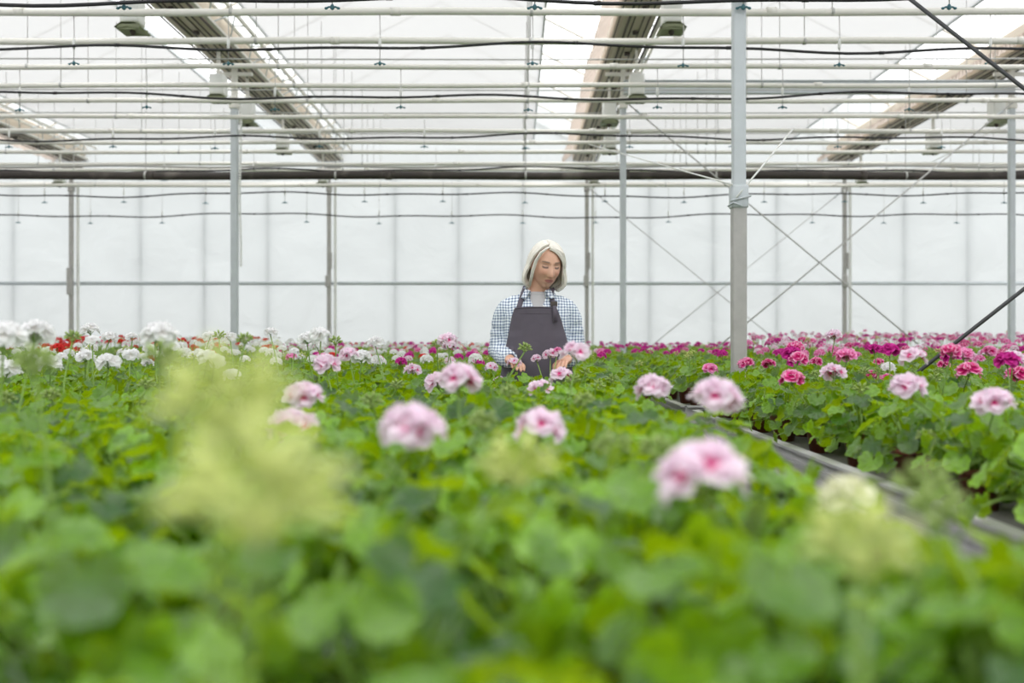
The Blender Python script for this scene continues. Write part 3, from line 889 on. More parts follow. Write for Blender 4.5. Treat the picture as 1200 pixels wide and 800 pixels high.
CN = {'pale': 'pale pink', 'hot': 'hot pink', 'magenta': 'magenta', 'rose': 'rose pink', 'white': 'white', 'red': 'red', 'cream': 'cream'}
used_labels = set()
def area(p):
    if p.bi == 1:
        return 'along the right bench edge' if p.x < 1.4 else 'deeper in on the right bench'
    if p.bi > 1: return 'on the first row behind the woman'
    pxx = 604 + p.x / p.y * FPX
    side = 'left' if pxx < 400 else ('middle' if pxx < 700 else 'aisle')
    band = 'nearest the lens' if p.y < 1.2 else ('blurred front rows' if p.y < 2.4 else ('rows halfway to the woman' if p.y < 3.7 else 'last rows before the woman'))
    s_ = {'left': 'left of near bench', 'middle': 'middle of near bench', 'aisle': 'aisle side of near bench'}[side]
    return s_ + ', ' + band
first = None
for i, p in enumerate(plants):
    root = empty('potted_geranium', (p.x, p.y, BZ), random.uniform(0, 2 * PI))
    rz = root.rotation_euler.z
    inv = Matrix.Rotation(-rz, 3, 'Z')
    k = random.randrange(len(FOL))
    link('pot', POT, root)
    link('soil', SOIL, root)
    fo = link('foliage', FOL[k], root)
    sc = random.uniform(0.94, 1.08)
    fo.scale = (sc, sc, sc * random.uniform(0.94, 1.06))
    if p.y < 0.62: fo.scale.z *= 0.82
    for (P, c, s_) in p.fl:
        loc = inv @ (P - Vector((p.x, p.y, BZ)))
        st = link('flower_stalk', stalk(loc, i), root)
        hd = link('flower_head', random.choice(UMB[c]), st)
        hd.location = loc; hd.scale = (s_, s_, s_)
        hd.rotation_euler = (random.uniform(-.15, .15), random.uniform(-.15, .15), random.uniform(0, 6))
    for (P, s_) in p.bd:
        loc = inv @ (P - Vector((p.x, p.y, BZ)))
        st = link('bud_stalk', stalk(loc, i), root)
        hd = link('bud_cluster', random.choice(BUD if p.y < 1.1 else BUDG), st); hd.location = loc; hd.scale = (s_,) * 3
    has_b = bool(p.bd)
    if not p.fl and not p.bd and random.random() < (0.24 if p.y > 1.0 else 0.10):
        me, tp = random.choice(STALK_BUD)
        st = link('bud_stalk', me, root); hd = link('bud_cluster', random.choice(BUDG), st); hd.location = tp; has_b = True
    if p.label and p.label not in used_labels:
        used_labels.add(p.label); tag(root, p.label, 'potted plant', 'potted geraniums')
    else:
        if p.fl: what = CN[p.fl[0][1]] + ' flowering geranium, '
        elif has_b: what = 'leafy geranium with buds, '
        else: what = 'leafy flowerless geranium, '
        lab = what + area(p)
        tag(root, lab, 'potted plant', lab)

# ------------------------------------------------------------------ the mass of plants further back: one object
tV, tF, tM, tR, tL = [], [], [], [], []
MATS = ['leaf', 'stem', 'pale', 'hot', 'magenta', 'rose', 'white', 'red', 'bud', 'pot']
MI = {m: i for i, m in enumerate(MATS)}
class T: pass
def template(parts):
    t = T(); t.v = np.array([p for q in parts for p in q[0]], dtype=np.float64)
    off, F, mi, R, L = 0, [], [], [], []
    for vs, fs, m, rad, lv in parts:
        for f_ in fs:
            for j in range(1, len(f_) - 1):
                F.append((f_[0] + off, f_[j] + off, f_[j + 1] + off)); mi.append(m)
        R += list(rad); L += [lv] * len(vs); off += len(vs)
    t.f = np.array(F, dtype=np.int64); t.m = np.array(mi, dtype=np.int32); t.r = np.array(R); t.l = np.array(L)
    return t
def tube_part(path, r, n=3):
    b = MB(); b.tube(path, r, n, cap=False); return b.v, b.f
def small_leaf(R, rnd):
    seg = 9; ph = rnd.uniform(0, 6)
    vs = [Vector((0, 0, 0))]; rad = [0.1]
    for k in range(seg):
        th = -PI + 2 * PI * (k + 0.5) / seg
        vs.append(Vector((R * math.cos(th) * (1 - 0.2 * (abs(th) > 2.5)), R * math.sin(th), R * (0.18 + 0.14 * math.sin(3 * th + ph))))); rad.append(0.95)
    return vs, [(0, 1 + k, 1 + (k + 1) % seg) for k in range(seg - 1)], rad
def far_plant(seed, count):
    rnd = random.Random(seed); parts = []
    for az, rho, z, e in leaf_spots(rnd, count, 0.17, 0.235, 0.12):
        R = rnd.uniform(0.024, 0.040)
        tilt = 0.15 + 0.8 * e * rnd.uniform(0.5, 1.2) + rnd.uniform(-0.1, 0.4)
        n = Vector((math.sin(tilt) * math.cos(az) + rnd.uniform(-.3, .3), math.sin(tilt) * math.sin(az) + rnd.uniform(-.3, .3), math.cos(tilt))).normalized()
        m3 = orient(n, az + rnd.uniform(-1, 1)); c = Vector((rho * math.cos(az), rho * math.sin(az), z))
        vs, fs, rad = small_leaf(R, rnd)
        parts.append(([c + m3 @ v for v in vs], fs, MI['leaf'], rad, min(1, max(0, rnd.gauss(0.52, 0.3)))))
    return template(parts)
def far_umbel(seed, nfl, mat, stem_len=0.16):
    rnd = random.Random(seed); parts = []
    for i in range(nfl):
        t = (i + 0.5) / nfl; th = math.acos(1 - t * 1.05); az = i * 2.39996 + rnd.uniform(-.3, .3)
        d = Vector((math.sin(th) * math.cos(az), math.sin(th) * math.sin(az), math.cos(th)))
        c = Vector((d.x * 0.033, d.y * 0.033, d.z * 0.024)); m3 = orient((d + Vector((0, 0, 0.2))).normalized(), rnd.uniform(0, 6))
        s = 0.022 * rnd.uniform(0.85, 1.15)
        vs, fs, rad = [Vector((0, 0, 0))], [], [0.0]
        for k in range(5):
            a = 2 * PI * k / 5; o = len(vs)
            for da, rr, zz, q in ((-0.5, 0.75, 0.2, 0.7), (-0.28, 1.0, 0.12, 1.0), (0.28, 1.0, 0.12, 1.0), (0.5, 0.75, 0.2, 0.7)):
                vs.append(Vector((s * rr * math.cos(a + da), s * rr * math.sin(a + da), s * zz))); rad.append(q)
            fs.append((0, o, o + 1, o + 2, o + 3))
        parts.append(([c + m3 @ v for v in vs], fs, MI[mat], rad, 0.5))
    v, f_ = tube_part([(0, 0, -stem_len), (0, 0, 0.01)], 0.003)
    parts.append((v, f_, MI['stem'], [0.5] * len(v), 0.5))
    return template(parts)
def far_buds(seed):
    rnd = random.Random(seed); parts = []
    for i in range(9):
        t = (i + .5) / 9; th = math.acos(1 - t * 1.2); az = i * 2.4
        d = Vector((math.sin(th) * math.cos(az), math.sin(th) * math.sin(az), math.cos(th))); c = d * 0.018; m3 = orient(d, 0)
        vs = [Vector((0, 0, -0.009)), Vector((0.006, 0, 0)), Vector((-0.003, 0.005, 0)), Vector((-0.003, -0.005, 0)), Vector((0, 0, 0.012))]
        fs = [(0, 2, 1), (0, 3, 2), (0, 1, 3), (4, 1, 2), (4, 2, 3), (4, 3, 1)]
        parts.append(([c + m3 @ v for v in vs], fs, MI['bud'], [0.5] * 5, 0.5))
    v, f_ = tube_part([(0, 0, -0.16), (0, 0, 0)], 0.003); parts.append((v, f_, MI['stem'], [0.5] * len(v), 0.5))
    return template(parts)
b = MB(); b.lathe([(0.040, 0.0), (0.054, 0.088), (0.060, 0.09), (0.060, 0.104)], 8)
POT_T = template([(b.v, b.f, MI['pot'], [0.5] * len(b.v), 0.5)])
FP = [far_plant(s, 44) for s in range(8)]
FPd = [far_plant(s + 20, 30) for s in range(6)]
FU = {(c, hi): [far_umbel(s, 13 if hi else 8, c) for s in range(3)] for c in ('pale', 'hot', 'magenta', 'rose', 'white', 'red') for hi in (0, 1)}
FB = [far_buds(s) for s in range(3)]
base = 0
def put(t, x, y, z, s, rz, sz=None):
    global base
    c_, s_ = math.cos(rz), math.sin(rz)
    v = t.v * np.array([s, s, sz or s])
    o = np.empty_like(v)
    o[:, 0] = v[:, 0] * c_ - v[:, 1] * s_ + x; o[:, 1] = v[:, 0] * s_ + v[:, 1] * c_ + y; o[:, 2] = v[:, 2] + z
    tV.append(o); tF.append(t.f + base); tM.append(t.m); tR.append(t.r); tL.append(t.l); base += len(v)
def pick(rnd, table):
    r = rnd.random(); a = 0
    for c, w in table:
        a += w
        if r < a: return c
    return None
rf = random.Random(5)
for (x, y, bi) in far:
    px = 604 + x / y * FPX
    d = y
    g = 1.0 + 0.022 * (d - 5)          # further rows are an older, taller crop
    put(rf.choice(FP if d < 11 else FPd), x, y, BZ, 1.12 * rf.uniform(0.95, 1.08), rf.uniform(0, 6), g * rf.uniform(0.93, 1.07))
    if d < 7.5: put(POT_T, x, y, BZ, 1, 0)
    if px < 330: table, n = [('white', .33), ('red', .50), ('rose', .06)], rf.choice((0, 1, 1, 2))
    elif px < 560: table, n = [('white', .42), ('magenta', .22), ('red', .05), ('rose', .08), ('pale', .08)], rf.choice((0, 1, 1, 2))
    elif px < 690: table, n = [('hot', .2), ('magenta', .3), ('pale', .15)], rf.choice((0, 0, 1))
    elif px < 880: table, n = ([('magenta', .62), ('rose', .15), ('white', .08)], rf.choice((0, 0, 1, 1))) if d > 8.5 else ([('magenta', .3)], rf.choice((0, 0, 1)))
    else: table, n = [('rose', .30), ('hot', .12), ('magenta', .18), ('pale', .30)], (rf.choice((0, 1, 1)) if d < 7.5 else rf.choice((0, 1, 1, 2)))
    if px < 330 and d < 8.5: table = [('white', .7), ('red', .1)]
    for q in range(n):
        c = pick(rf, table)
        a = rf.uniform(0, 6); rr = rf.uniform(0.02, 0.13)
        hgt = 0.265 * g + rf.uniform(0.0, 0.06)
        if px > 880: hgt += 0.013 * max(0, d - 7) + 0.07 * rf.random() ** 2
        if px < 330: hgt += 0.07 * rf.random() + 0.006 * max(0, d - 7)
        if c is None: put(rf.choice(FB), x + rr * math.cos(a), y + rr * math.sin(a), BZ + hgt, 1.1, a)
        else: put(rf.choice(FU[(c, 1 if d < 9 else 0)]), x + rr * math.cos(a), y + rr * math.sin(a), BZ + hgt, rf.uniform(0.7, 1.05), a)
V = np.concatenate(tV); F = np.concatenate(tF); MIx = np.concatenate(tM); Rr = np.concatenate(tR); Ll = np.concatenate(tL)
me = bpy.data.meshes.new('geranium_crop')
me.vertices.add(len(V)); me.vertices.foreach_set('co', V.astype(np.float32).ravel())
me.loops.add(len(F) * 3); me.loops.foreach_set('vertex_index', F.astype(np.int32).ravel())
me.polygons.add(len(F)); me.polygons.foreach_set('loop_start', np.arange(0, len(F) * 3, 3, dtype=np.int32))
for m in MATS: me.materials.append(M[m])
me.polygons.foreach_set('material_index', MIx.astype(np.int32)); me.polygons.foreach_set('use_smooth', np.ones(len(F), dtype=bool))
for nm, arr in (('rad', Rr), ('lv', Ll)):
    at = me.attributes.new(nm, 'FLOAT', 'POINT'); at.data.foreach_set('value', arr.astype(np.float32))
me.update(calc_edges=True); me.validate()
tag(link('geranium_crop', me), 'dense crop of red, white, magenta and pink geraniums filling the benches behind the woman', 'plants', kind='stuff')
print('plants', len(near), len(far), 'tris', len(F))

# ------------------------------------------------------------------ the woman
def evaluated(mb, voxel, smooth=4, dec=None):
    me = bpy.data.meshes.new('tmp'); me.from_pydata(mb.v, [], mb.f); me.update()
    ob = bpy.data.objects.new('tmp', me); COL.objects.link(ob)
    m = ob.modifiers.new('r', 'REMESH'); m.mode = 'VOXEL'; m.voxel_size = voxel; m.use_smooth_shade = True
    if smooth:
        s_ = ob.modifiers.new('s', 'SMOOTH'); s_.iterations = smooth; s_.factor = 0.5
    dg = bpy.context.evaluated_depsgraph_get(); dg.update()
    out = bpy.data.meshes.new_from_object(ob.evaluated_get(dg), depsgraph=dg)
    bpy.data.objects.remove(ob); bpy.data.meshes.remove(me)
    return out


def sstep(a, b_, x):
    t = min(1, max(0, (x - a) / (b_ - a))); return t * t * (3 - 2 * t)


def gs(x, s_): return math.exp(-(x / s_) ** 2)


def head_point(th, ph):
    x = 0.0715 * math.sin(th) * math.cos(ph); y = 0.094 * math.sin(th) * math.sin(ph); z = 0.114 * math.cos(th)
    if z < 0:
        t = -z / 0.114
        x *= 1 - 0.24 * t ** 1.5
        if y > 0: y *= 1 - 0.45 * t
        else: y *= 1 + 0.10 * t * t
    fr = sstep(0.01, 0.055, -y)
    if fr > 0:
        d = 0.0
        s_ = sstep(0.03, -0.026, z)
        nose = (0.004 + 0.023 * s_) * sstep(-0.040, -0.029, z) * sstep(0.045, 0.020, z) * gs(x, 0.0065 + 0.0065 * s_)
        d -= nose
        for sx in (-1, 1):
            d += 0.0140 * gs(x - sx * 0.029, 0.016) * gs(z - 0.018, 0.013)      # sockets
            d -= 0.0065 * gs(x - sx * 0.031, 0.012) * gs(z - 0.014, 0.0085)     # lowered lids
            d -= 0.0045 * gs(x - sx * 0.029, 0.020) * gs(z - 0.036, 0.008)      # brow
            d -= 0.0060 * gs(x - sx * 0.038, 0.018) * gs(z + 0.018, 0.018)      # cheeks
            d += 0.0040 * gs(x - sx * (0.024 + 0.25 * (-0.046 - z)), 0.0045) * gs(z + 0.044, 0.014)
            d += 0.0050 * gs(x - sx * 0.046, 0.014) * gs(z + 0.052, 0.018)      # folds beside the mouth
        d -= 0.0060 * gs(x, 0.021) * gs(z + 0.050, 0.006) + 0.0055 * gs(x, 0.018) * gs(z + 0.064, 0.006)
        d += 0.0045 * gs(x, 0.024) * gs(z + 0.057, 0.0026)
        d += 0.0035 * gs(x, 0.02) * gs(z + 0.075, 0.006)
        d -= 0.0075 * gs(x, 0.020) * gs(z + 0.094, 0.015)
        y += d * fr
    return Vector((x, y, z))


PW = Vector((0.111, 5.2, 0.0))
HM = Matrix.Translation((0.047, -0.045, 1.513)) @ Matrix.Rotation(math.radians(17), 4, 'Z') @ Matrix.Rotation(math.radians(19), 4, 'X') @ Matrix.Rotation(math.radians(3), 4, 'Y') @ Matrix.Scale(1.03, 4)
woman = empty('person', PW)
tag(woman, 'grey haired woman in checked shirt and dark apron looking down at the geraniums', 'person')

# body: one skin surface from head to feet
B = MB()
nu, nv = 96, 80
vs, fs = [], []
for j in range(nv + 1):
    th = min(max(PI * j / nv, 0.012), PI - 0.012)
    for i in range(nu): vs.append(HM @ head_point(th, 2 * PI * i / nu))
for j in range(nv):
    for i in range(nu):
        i2 = (i + 1) % nu; fs.append((j * nu + i, (j + 1) * nu + i, (j + 1) * nu + i2, j * nu + i2))
fs.append(tuple(range(nu))); fs.append(tuple(reversed(range(nv * nu, (nv + 1) * nu))))
B._add(vs, fs)
for sx in (-1, 1):      # ears
    r3 = (HM.to_3x3() @ Matrix.Rotation(sx * 0.35, 3, 'Z'))
    B.ellip(HM @ Vector((sx * 0.072, 0.012, 0.004)), (0.008, 0.018, 0.030), 12, 8, rot=r3)
    B.ellip(HM @ Vector((sx * 0.068, 0.006, -0.020)), (0.008, 0.010, 0.012), 10, 6, rot=r3)
B.tube([(0.0, 0.018, 1.335), (0.008, 0.008, 1.385), (0.028, -0.008, 1.44), (0.042, -0.02, 1.49)], [0.066, 0.052, 0.050, 0.053], 24)
B.loft([((0, 0.01, 0.80), 0.155, 0.115), ((0, 0.01, 0.92), 0.165, 0.12), ((0, 0.0, 1.06), 0.137, 0.10), ((0, -0.002, 1.18), 0.148, 0.108), ((0, 0.0, 1.27), 0.155, 0.095), ((0, 0.008, 1.33), 0.13, 0.075), ((0, 0.012, 1.365), 0.075, 0.055)], 28, power=2.2)
ARM = {-1: [(-0.150, 0.012, 1.284), (-0.178, 0.016, 1.24), (-0.192, 0.026, 1.15), (-0.200, 0.020, 1.075), (-0.172, -0.09, 1.045), (-0.138, -0.20, 1.028)],
       1: [(0.152, 0.012, 1.284), (0.182, 0.016, 1.24), (0.198, 0.026, 1.15), (0.205, 0.020, 1.075), (0.180, -0.09, 1.048), (0.148, -0.20, 1.030)]}
AR = [0.050, 0.046, 0.041, 0.038, 0.035, 0.026]
for sx in (-1, 1):
    B.tube(ARM[sx], AR, 18)
    wri = Vector(ARM[sx][-1]); fwd = Vector((-sx * 0.34, -0.92, -0.14)).normalized(); side = Vector((sx * 0.92, -0.34, 0.12)).normalized(); up = side.cross(fwd) * (1 if sx > 0 else -1)
    if up.z < 0: up = -up
    R3 = Matrix((side, fwd, up)).transposed()
    B.tube([wri - fwd * 0.02, wri + fwd * 0.02, wri + fwd * 0.055, wri + fwd * 0.088], [0.024, 0.031, 0.038, 0.036], 16, flat=(1.0, 0.42), up=up)
    for q, (off, ln, rr) in enumerate(((0.027, 0.066, 0.0082), (0.009, 0.074, 0.0086), (-0.009, 0.069, 0.0082), (-0.026, 0.054, 0.0074))):
        k0 = wri + fwd * (0.084 - 0.004 * abs(q - 1.3)) + side * (-off if True else off)
        d1 = (fwd - up * 0.18 + side * (-off * 3)).normalized(); d2 = (fwd - up * 0.65).normalized(); d3 = (fwd * 0.75 - up * 1.0).normalized()
        p1 = k0 + d1 * ln * 0.46; p2 = p1 + d2 * ln * 0.32; p3 = p2 + d3 * ln * 0.24
        B.tube([k0 - fwd * 0.03, k0, p1, p2, p3, p3 + d3 * 0.004], [rr, rr * 1.12, rr, rr * 0.93, rr * 0.78, rr * 0.4], 10)
    k0 = wri + fwd * 0.030 - side * 0.026
    B.tube([k0 + side * 0.015, k0 - side * 0.012 + fwd * 0.018 - up * 0.006, k0 - side * 0.022 + fwd * 0.044 - up * 0.014, k0 - side * 0.020 + fwd * 0.066 - up * 0.022], [0.014, 0.0125, 0.0098, 0.0065], 10)
for sx in (-1, 1):
    B.tube([(sx * 0.085, 0.01, 0.86), (sx * 0.09, 0.0, 0.66), (sx * 0.092, 0.005, 0.47), (sx * 0.094, 0.022, 0.32), (sx * 0.095, 0.02, 0.10), (sx * 0.095, 0.02, 0.055)], [0.085, 0.076, 0.055, 0.05, 0.036, 0.038], 18)
    B.tube([(sx * 0.095, 0.055, 0.045), (sx * 0.097, -0.03, 0.045), (sx * 0.105, -0.13, 0.032), (sx * 0.108, -0.17, 0.028)], [0.030, 0.036, 0.034, 0.02], 14, flat=(1, 0.72))
body = evaluated(B, 0.0032, 3)
inv = HM.inverted()
n = len(body.vertices)
cols = np.empty((n, 4), dtype=np.float32)
SK = np.array((0.70, 0.405, 0.285)); LIP = np.array((0.52, 0.19, 0.17)); BRW_CREASE = np.array((0.22, 0.15, 0.115)); LASH = np.array((0.07, 0.04, 0.035)); BL = np.array((0.70, 0.30, 0.22))
for i, v in enumerate(body.vertices):
    p = inv @ v.co
    c = SK
    if p.y < -0.02 and abs(p.x) < 0.07 and -0.12 < p.z < 0.12:
        ax = abs(p.x)
        k = 0.45 * gs(ax - 0.038, 0.018) * gs(p.z + 0.016, 0.018) + 0.3 * gs(ax, 0.012) * gs(p.z + 0.026, 0.01)
        c = c * (1 - k) + BL * k
        wl = 0.023 - ax
        k = sstep(0, 0.004, wl) * sstep(0.0125 * (1 - (ax / 0.026) ** 2) + 0.001, 0.0065 * (1 - (ax / 0.026) ** 2), abs(p.z + 0.057))
        c = c * (1 - k) + LIP * k
        zb = 0.036 - 0.25 * max(0, ax - 0.035) + 0.06 * max(0, ax - 0.015)
        k = 0.8 * sstep(0.011, 0.016, ax) * sstep(0.050, 0.044, ax) * sstep(0.0052, 0.0022, abs(p.z - zb))
        c = c * (1 - k) + BRW_CREASE * k
        zl = 0.0085 - 3.0 * (ax - 0.031) ** 2 * -6
        k = 0.85 * sstep(0.014, 0.019, ax) * sstep(0.047, 0.042, ax) * sstep(0.0066, 0.0028, abs(p.z - zl))
        c = c * (1 - k) + LASH * k
        k = 0.55 * sstep(0.016, 0.02, ax) * sstep(0.046, 0.04, ax) * sstep(0.0045, 0.001, abs(p.z - 0.022))  # shade of the lid crease, painted into the skin colour
        c = c * (1 - k) + BRW_CREASE * k
    cols[i] = (*c, 1)
ca = body.color_attributes.new('skin', 'FLOAT_COLOR', 'POINT'); ca.data.foreach_set('color', cols.ravel())
m, nn, ll = new_mat('skin')
out = nn.new('ShaderNodeOutputMaterial'); bs = nn.new('ShaderNodeBsdfPrincipled'); at = nn.new('ShaderNodeAttribute'); at.attribute_name = 'skin'
ll.new(at.outputs['Color'], bs.inputs['Base Color']); bs.inputs['Roughness'].default_value = 0.48
bs.inputs['Subsurface Weight'].default_value = 0.03; bs.inputs['Subsurface Radius'].default_value = (0.012, 0.005, 0.003); bs.inputs['Subsurface Scale'].default_value = 0.5
ll.new(bs.outputs[0], out.inputs[0])
body.materials.clear(); body.materials.append(m)
body.polygons.foreach_set('use_smooth', [True] * len(body.polygons))
link('body', body, woman)

# checked shirt
def gingham(name):
    m, n, l = new_mat(name)
    out = n.new('ShaderNodeOutputMaterial'); b_ = n.new('ShaderNodeBsdfPrincipled'); b_.inputs['Roughness'].default_value = 0.85
    tc = n.new('ShaderNodeTexCoord'); sp_ = n.new('ShaderNodeSeparateXYZ'); l.new(tc.outputs['Object'], sp_.inputs[0])
    nz = n.new('ShaderNodeTexNoise'); nz.inputs['Scale'].default_value = 9; l.new(tc.outputs['Object'], nz.inputs['Vector'])
    ge = n.new('ShaderNodeNewGeometry'); sn = n.new('ShaderNodeSeparateXYZ'); l.new(ge.outputs['Normal'], sn.inputs[0])
    ab = n.new('ShaderNodeMath'); ab.operation = 'ABSOLUTE'; l.new(sn.outputs['X'], ab.inputs[0])
    gt = n.new('ShaderNodeMath'); gt.operation = 'GREATER_THAN'; gt.inputs[1].default_value = 0.75; l.new(ab.outputs[0], gt.inputs[0])
    mxx = n.new('ShaderNodeMix'); l.new(gt.outputs[0], mxx.inputs[0]); l.new(sp_.outputs['X'], mxx.inputs[2]); l.new(sp_.outputs['Y'], mxx.inputs[3])
    def band(sock):
        a = n.new('ShaderNodeMath'); a.operation = 'MULTIPLY_ADD'; a.inputs[1].default_value = 0.02; l.new(nz.outputs['Fac'], a.inputs[0]); l.new(sock, a.inputs[2])
        d = n.new('ShaderNodeMath'); d.operation = 'MULTIPLY'; d.inputs[1].default_value = 1 / 0.0150; l.new(a.outputs[0], d.inputs[0])
        f_ = n.new('ShaderNodeMath'); f_.operation = 'FRACT'; l.new(d.outputs[0], f_.inputs[0])
        g_ = n.new('ShaderNodeMath'); g_.operation = 'LESS_THAN'; g_.inputs[1].default_value = 0.40; l.new(f_.outputs[0], g_.inputs[0])
        return g_.outputs[0]
    s1, s2 = band(mxx.outputs[0]), band(sp_.outputs['Z'])
    ad = n.new('ShaderNodeMath'); ad.operation = 'ADD'; l.new(s1, ad.inputs[0]); l.new(s2, ad.inputs[1])
    hf = n.new('ShaderNodeMath'); hf.operation = 'MULTIPLY'; hf.inputs[1].default_value = 0.5; l.new(ad.outputs[0], hf.inputs[0])
    rp_ = n.new('ShaderNodeValToRGB'); e_ = rp_.color_ramp.elements; rp_.color_ramp.interpolation = 'CONSTANT'
    e_[0].position = 0; e_[0].color = (0.84, 0.87, 0.90, 1); e_[1].position = 0.8; e_[1].color = (0.075, 0.10, 0.20, 1); q = e_.new(0.3); q.color = (0.42, 0.50, 0.62, 1)
    l.new(hf.outputs[0], rp_.inputs['Fac']); l.new(rp_.outputs[0], b_.inputs['Base Color']); l.new(b_.outputs[0], out.inputs[0])
    return m
M['gingham'] = gingham('checked_cotton')
M['apron'] = principled('slate_apron_cloth', (0.108, 0.093, 0.118), 0.85, var=0.10, scale=30)
M['tee'] = principled('grey_jersey', (0.50, 0.49, 0.50), 0.9, var=0.05)
M['hair'] = principled('silver_hair', (0.86, 0.815, 0.74), 0.45, var=0.10, scale=40, spec=0.4)
M['denim'] = principled('dark_trousers', (0.05, 0.055, 0.075), 0.9)
M['shoe'] = principled('dark_shoe', (0.04, 0.035, 0.03), 0.5)
Sh = MB()
Sh.loft([((0, 0.0, 0.83), 0.178, 0.140), ((0, 0.0, 0.95), 0.182, 0.135), ((0, -0.004, 1.06), 0.166, 0.124), ((0, -0.006, 1.17), 0.172, 0.130), ((0, -0.002, 1.255), 0.180, 0.119), ((0, 0.004, 1.305), 0.172, 0.100), ((0, 0.010, 1.342), 0.128, 0.083), ((0, 0.012, 1.372), 0.086, 0.072), ((0, 0.012, 1.392), 0.070, 0.066)], 40, power=2.25)
for sx in (-1, 1):
    A = ARM[sx]; pth = []
    for i in range(len(A) - 1):
        for q in range(6):
            pth.append(Vector(A[i]).lerp(Vector(A[i + 1]), q / 6))
    pth.append(Vector(A[-1]) - (Vector(A[-1]) - Vector(A[-2])).normalized() * 0.012)
    rr = []
    for i in range(len(pth)):
        t = i / (len(pth) - 1)
        base_r = 0.060 - 0.008 * sstep(0, 0.35, t) - 0.006 * sstep(0.5, 1, t)
        rr.append(base_r + 0.0035 * math.sin(i * 1.9 + sx) * sstep(0.1, 0.3, t) + 0.003 * math.sin(i * 0.8) * sstep(0.35, .6, t))
    rr[-1] = 0.040; rr[-2] = 0.039
    Sh.tube([Vector((sx * 0.06, 0.008, 1.315)), Vector((sx * 0.115, 0.008, 1.306))] + pth, [0.05, 0.056] + rr, 22)
shirt = evaluated(Sh, 0.0055, 5)
bm = bmesh.new(); bm.from_mesh(shirt)
bv_full = BVHTree.FromBMesh(bm)
kill = [f_ for f_ in bm.faces if (lambda c: c.y < -0.025 and c.z > 1.27 and abs(c.x - 0.004) < 0.018 + 0.036 * (c.z - 1.285) / 0.09)(f_.calc_center_median())]
kill += [f_ for f_ in bm.faces if f_.calc_center_median().z > 1.380]
bmesh.ops.delete(bm, geom=list(set(kill)), context='FACES')
bm.to_mesh(shirt); bm.free()
shirt.materials.clear(); shirt.materials.append(M['gingham']); shirt.polygons.foreach_set('use_smooth', [True] * len(shirt.polygons))
sh_o = link('shirt', shirt, woman)
# collar
Cc = MB()
for sx in (-1, 1):
    rows = []
    for i in range(19):
        u = i / 18
        an = math.radians(95 - 152 * u)
        ca_, sa_ = math.cos(an) * sx, math.sin(an)
        dz = -0.030 * u ** 1.4
        r_in = 0.064 + 0.004 * u
        tipx = 0.016 * sstep(0.75, 1.0, u)
        row = []
        for (rr, z) in ((r_in + 0.006, 1.372 + dz), (r_in, 1.412 + dz * 1.1), (r_in + 0.005, 1.416 + dz * 1.1), (r_in + 0.022 + tipx * 0.4, 1.392 + dz * 1.2), (r_in + 0.034 + tipx, 1.368 + dz * 0.95)):
            row.append(Vector((0.004 + ca_ * rr, 0.006 + sa_ * rr * 1.02 - 0.006 * u, z)))
        rows.append(row)
    Cc.grid(rows)
o = Cc.build('collar', M['gingham'], sh_o)
sm = o.modifiers.new('thick', 'SOLIDIFY'); sm.thickness = 0.004; sm.offset = 0
# cuffs
for sx in (-1, 1):
    a, c = Vector(ARM[sx][-2]), Vector(ARM[sx][-1]); d = (c - a).normalized()
    cf = MB(); cf.tube([c - d * 0.062, c - d * 0.058, c - d * 0.012, c - d * 0.006], [0.043, 0.0455, 0.0435, 0.040], 22)
    cf.build('cuff', M['gingham'], sh_o)
bt = MB()
for z in (1.300, 1.272):
    hit = bv_full.ray_cast(Vector((0.034, -1, z)), Vector((0, 1, 0)))
    if hit[0]: bt.ellip(hit[0] + Vector((0, -0.002, 0)), (0.006, 0.003, 0.006), 10, 6)
bt.build('button', M['white_plastic'], sh_o)
# grey t-shirt inside the open collar
Te = MB()
Te.loft([((0, 0.0, 1.02), 0.145, 0.112), ((0, -0.006, 1.17), 0.16, 0.120), ((0, -0.002, 1.255), 0.165, 0.109), ((0, 0.004, 1.305), 0.150, 0.091), ((0, 0.009, 1.340), 0.11, 0.075), ((0, 0.010, 1.366), 0.074, 0.064), ((0, 0.010, 1.378), 0.066, 0.060)], 40, power=2.2)
Te.build('undershirt', M['tee'], woman)
rb = MB(); rb.tube([(0.004 + 0.064 * math.cos(a), 0.008 + 0.060 * math.sin(a), 1.376 - 0.006 * (1 - math.sin(a))) for a in [2 * PI * i / 28 for i in range(29)]], 0.005, 8)
rb.build('neckband', M['tee'], woman)

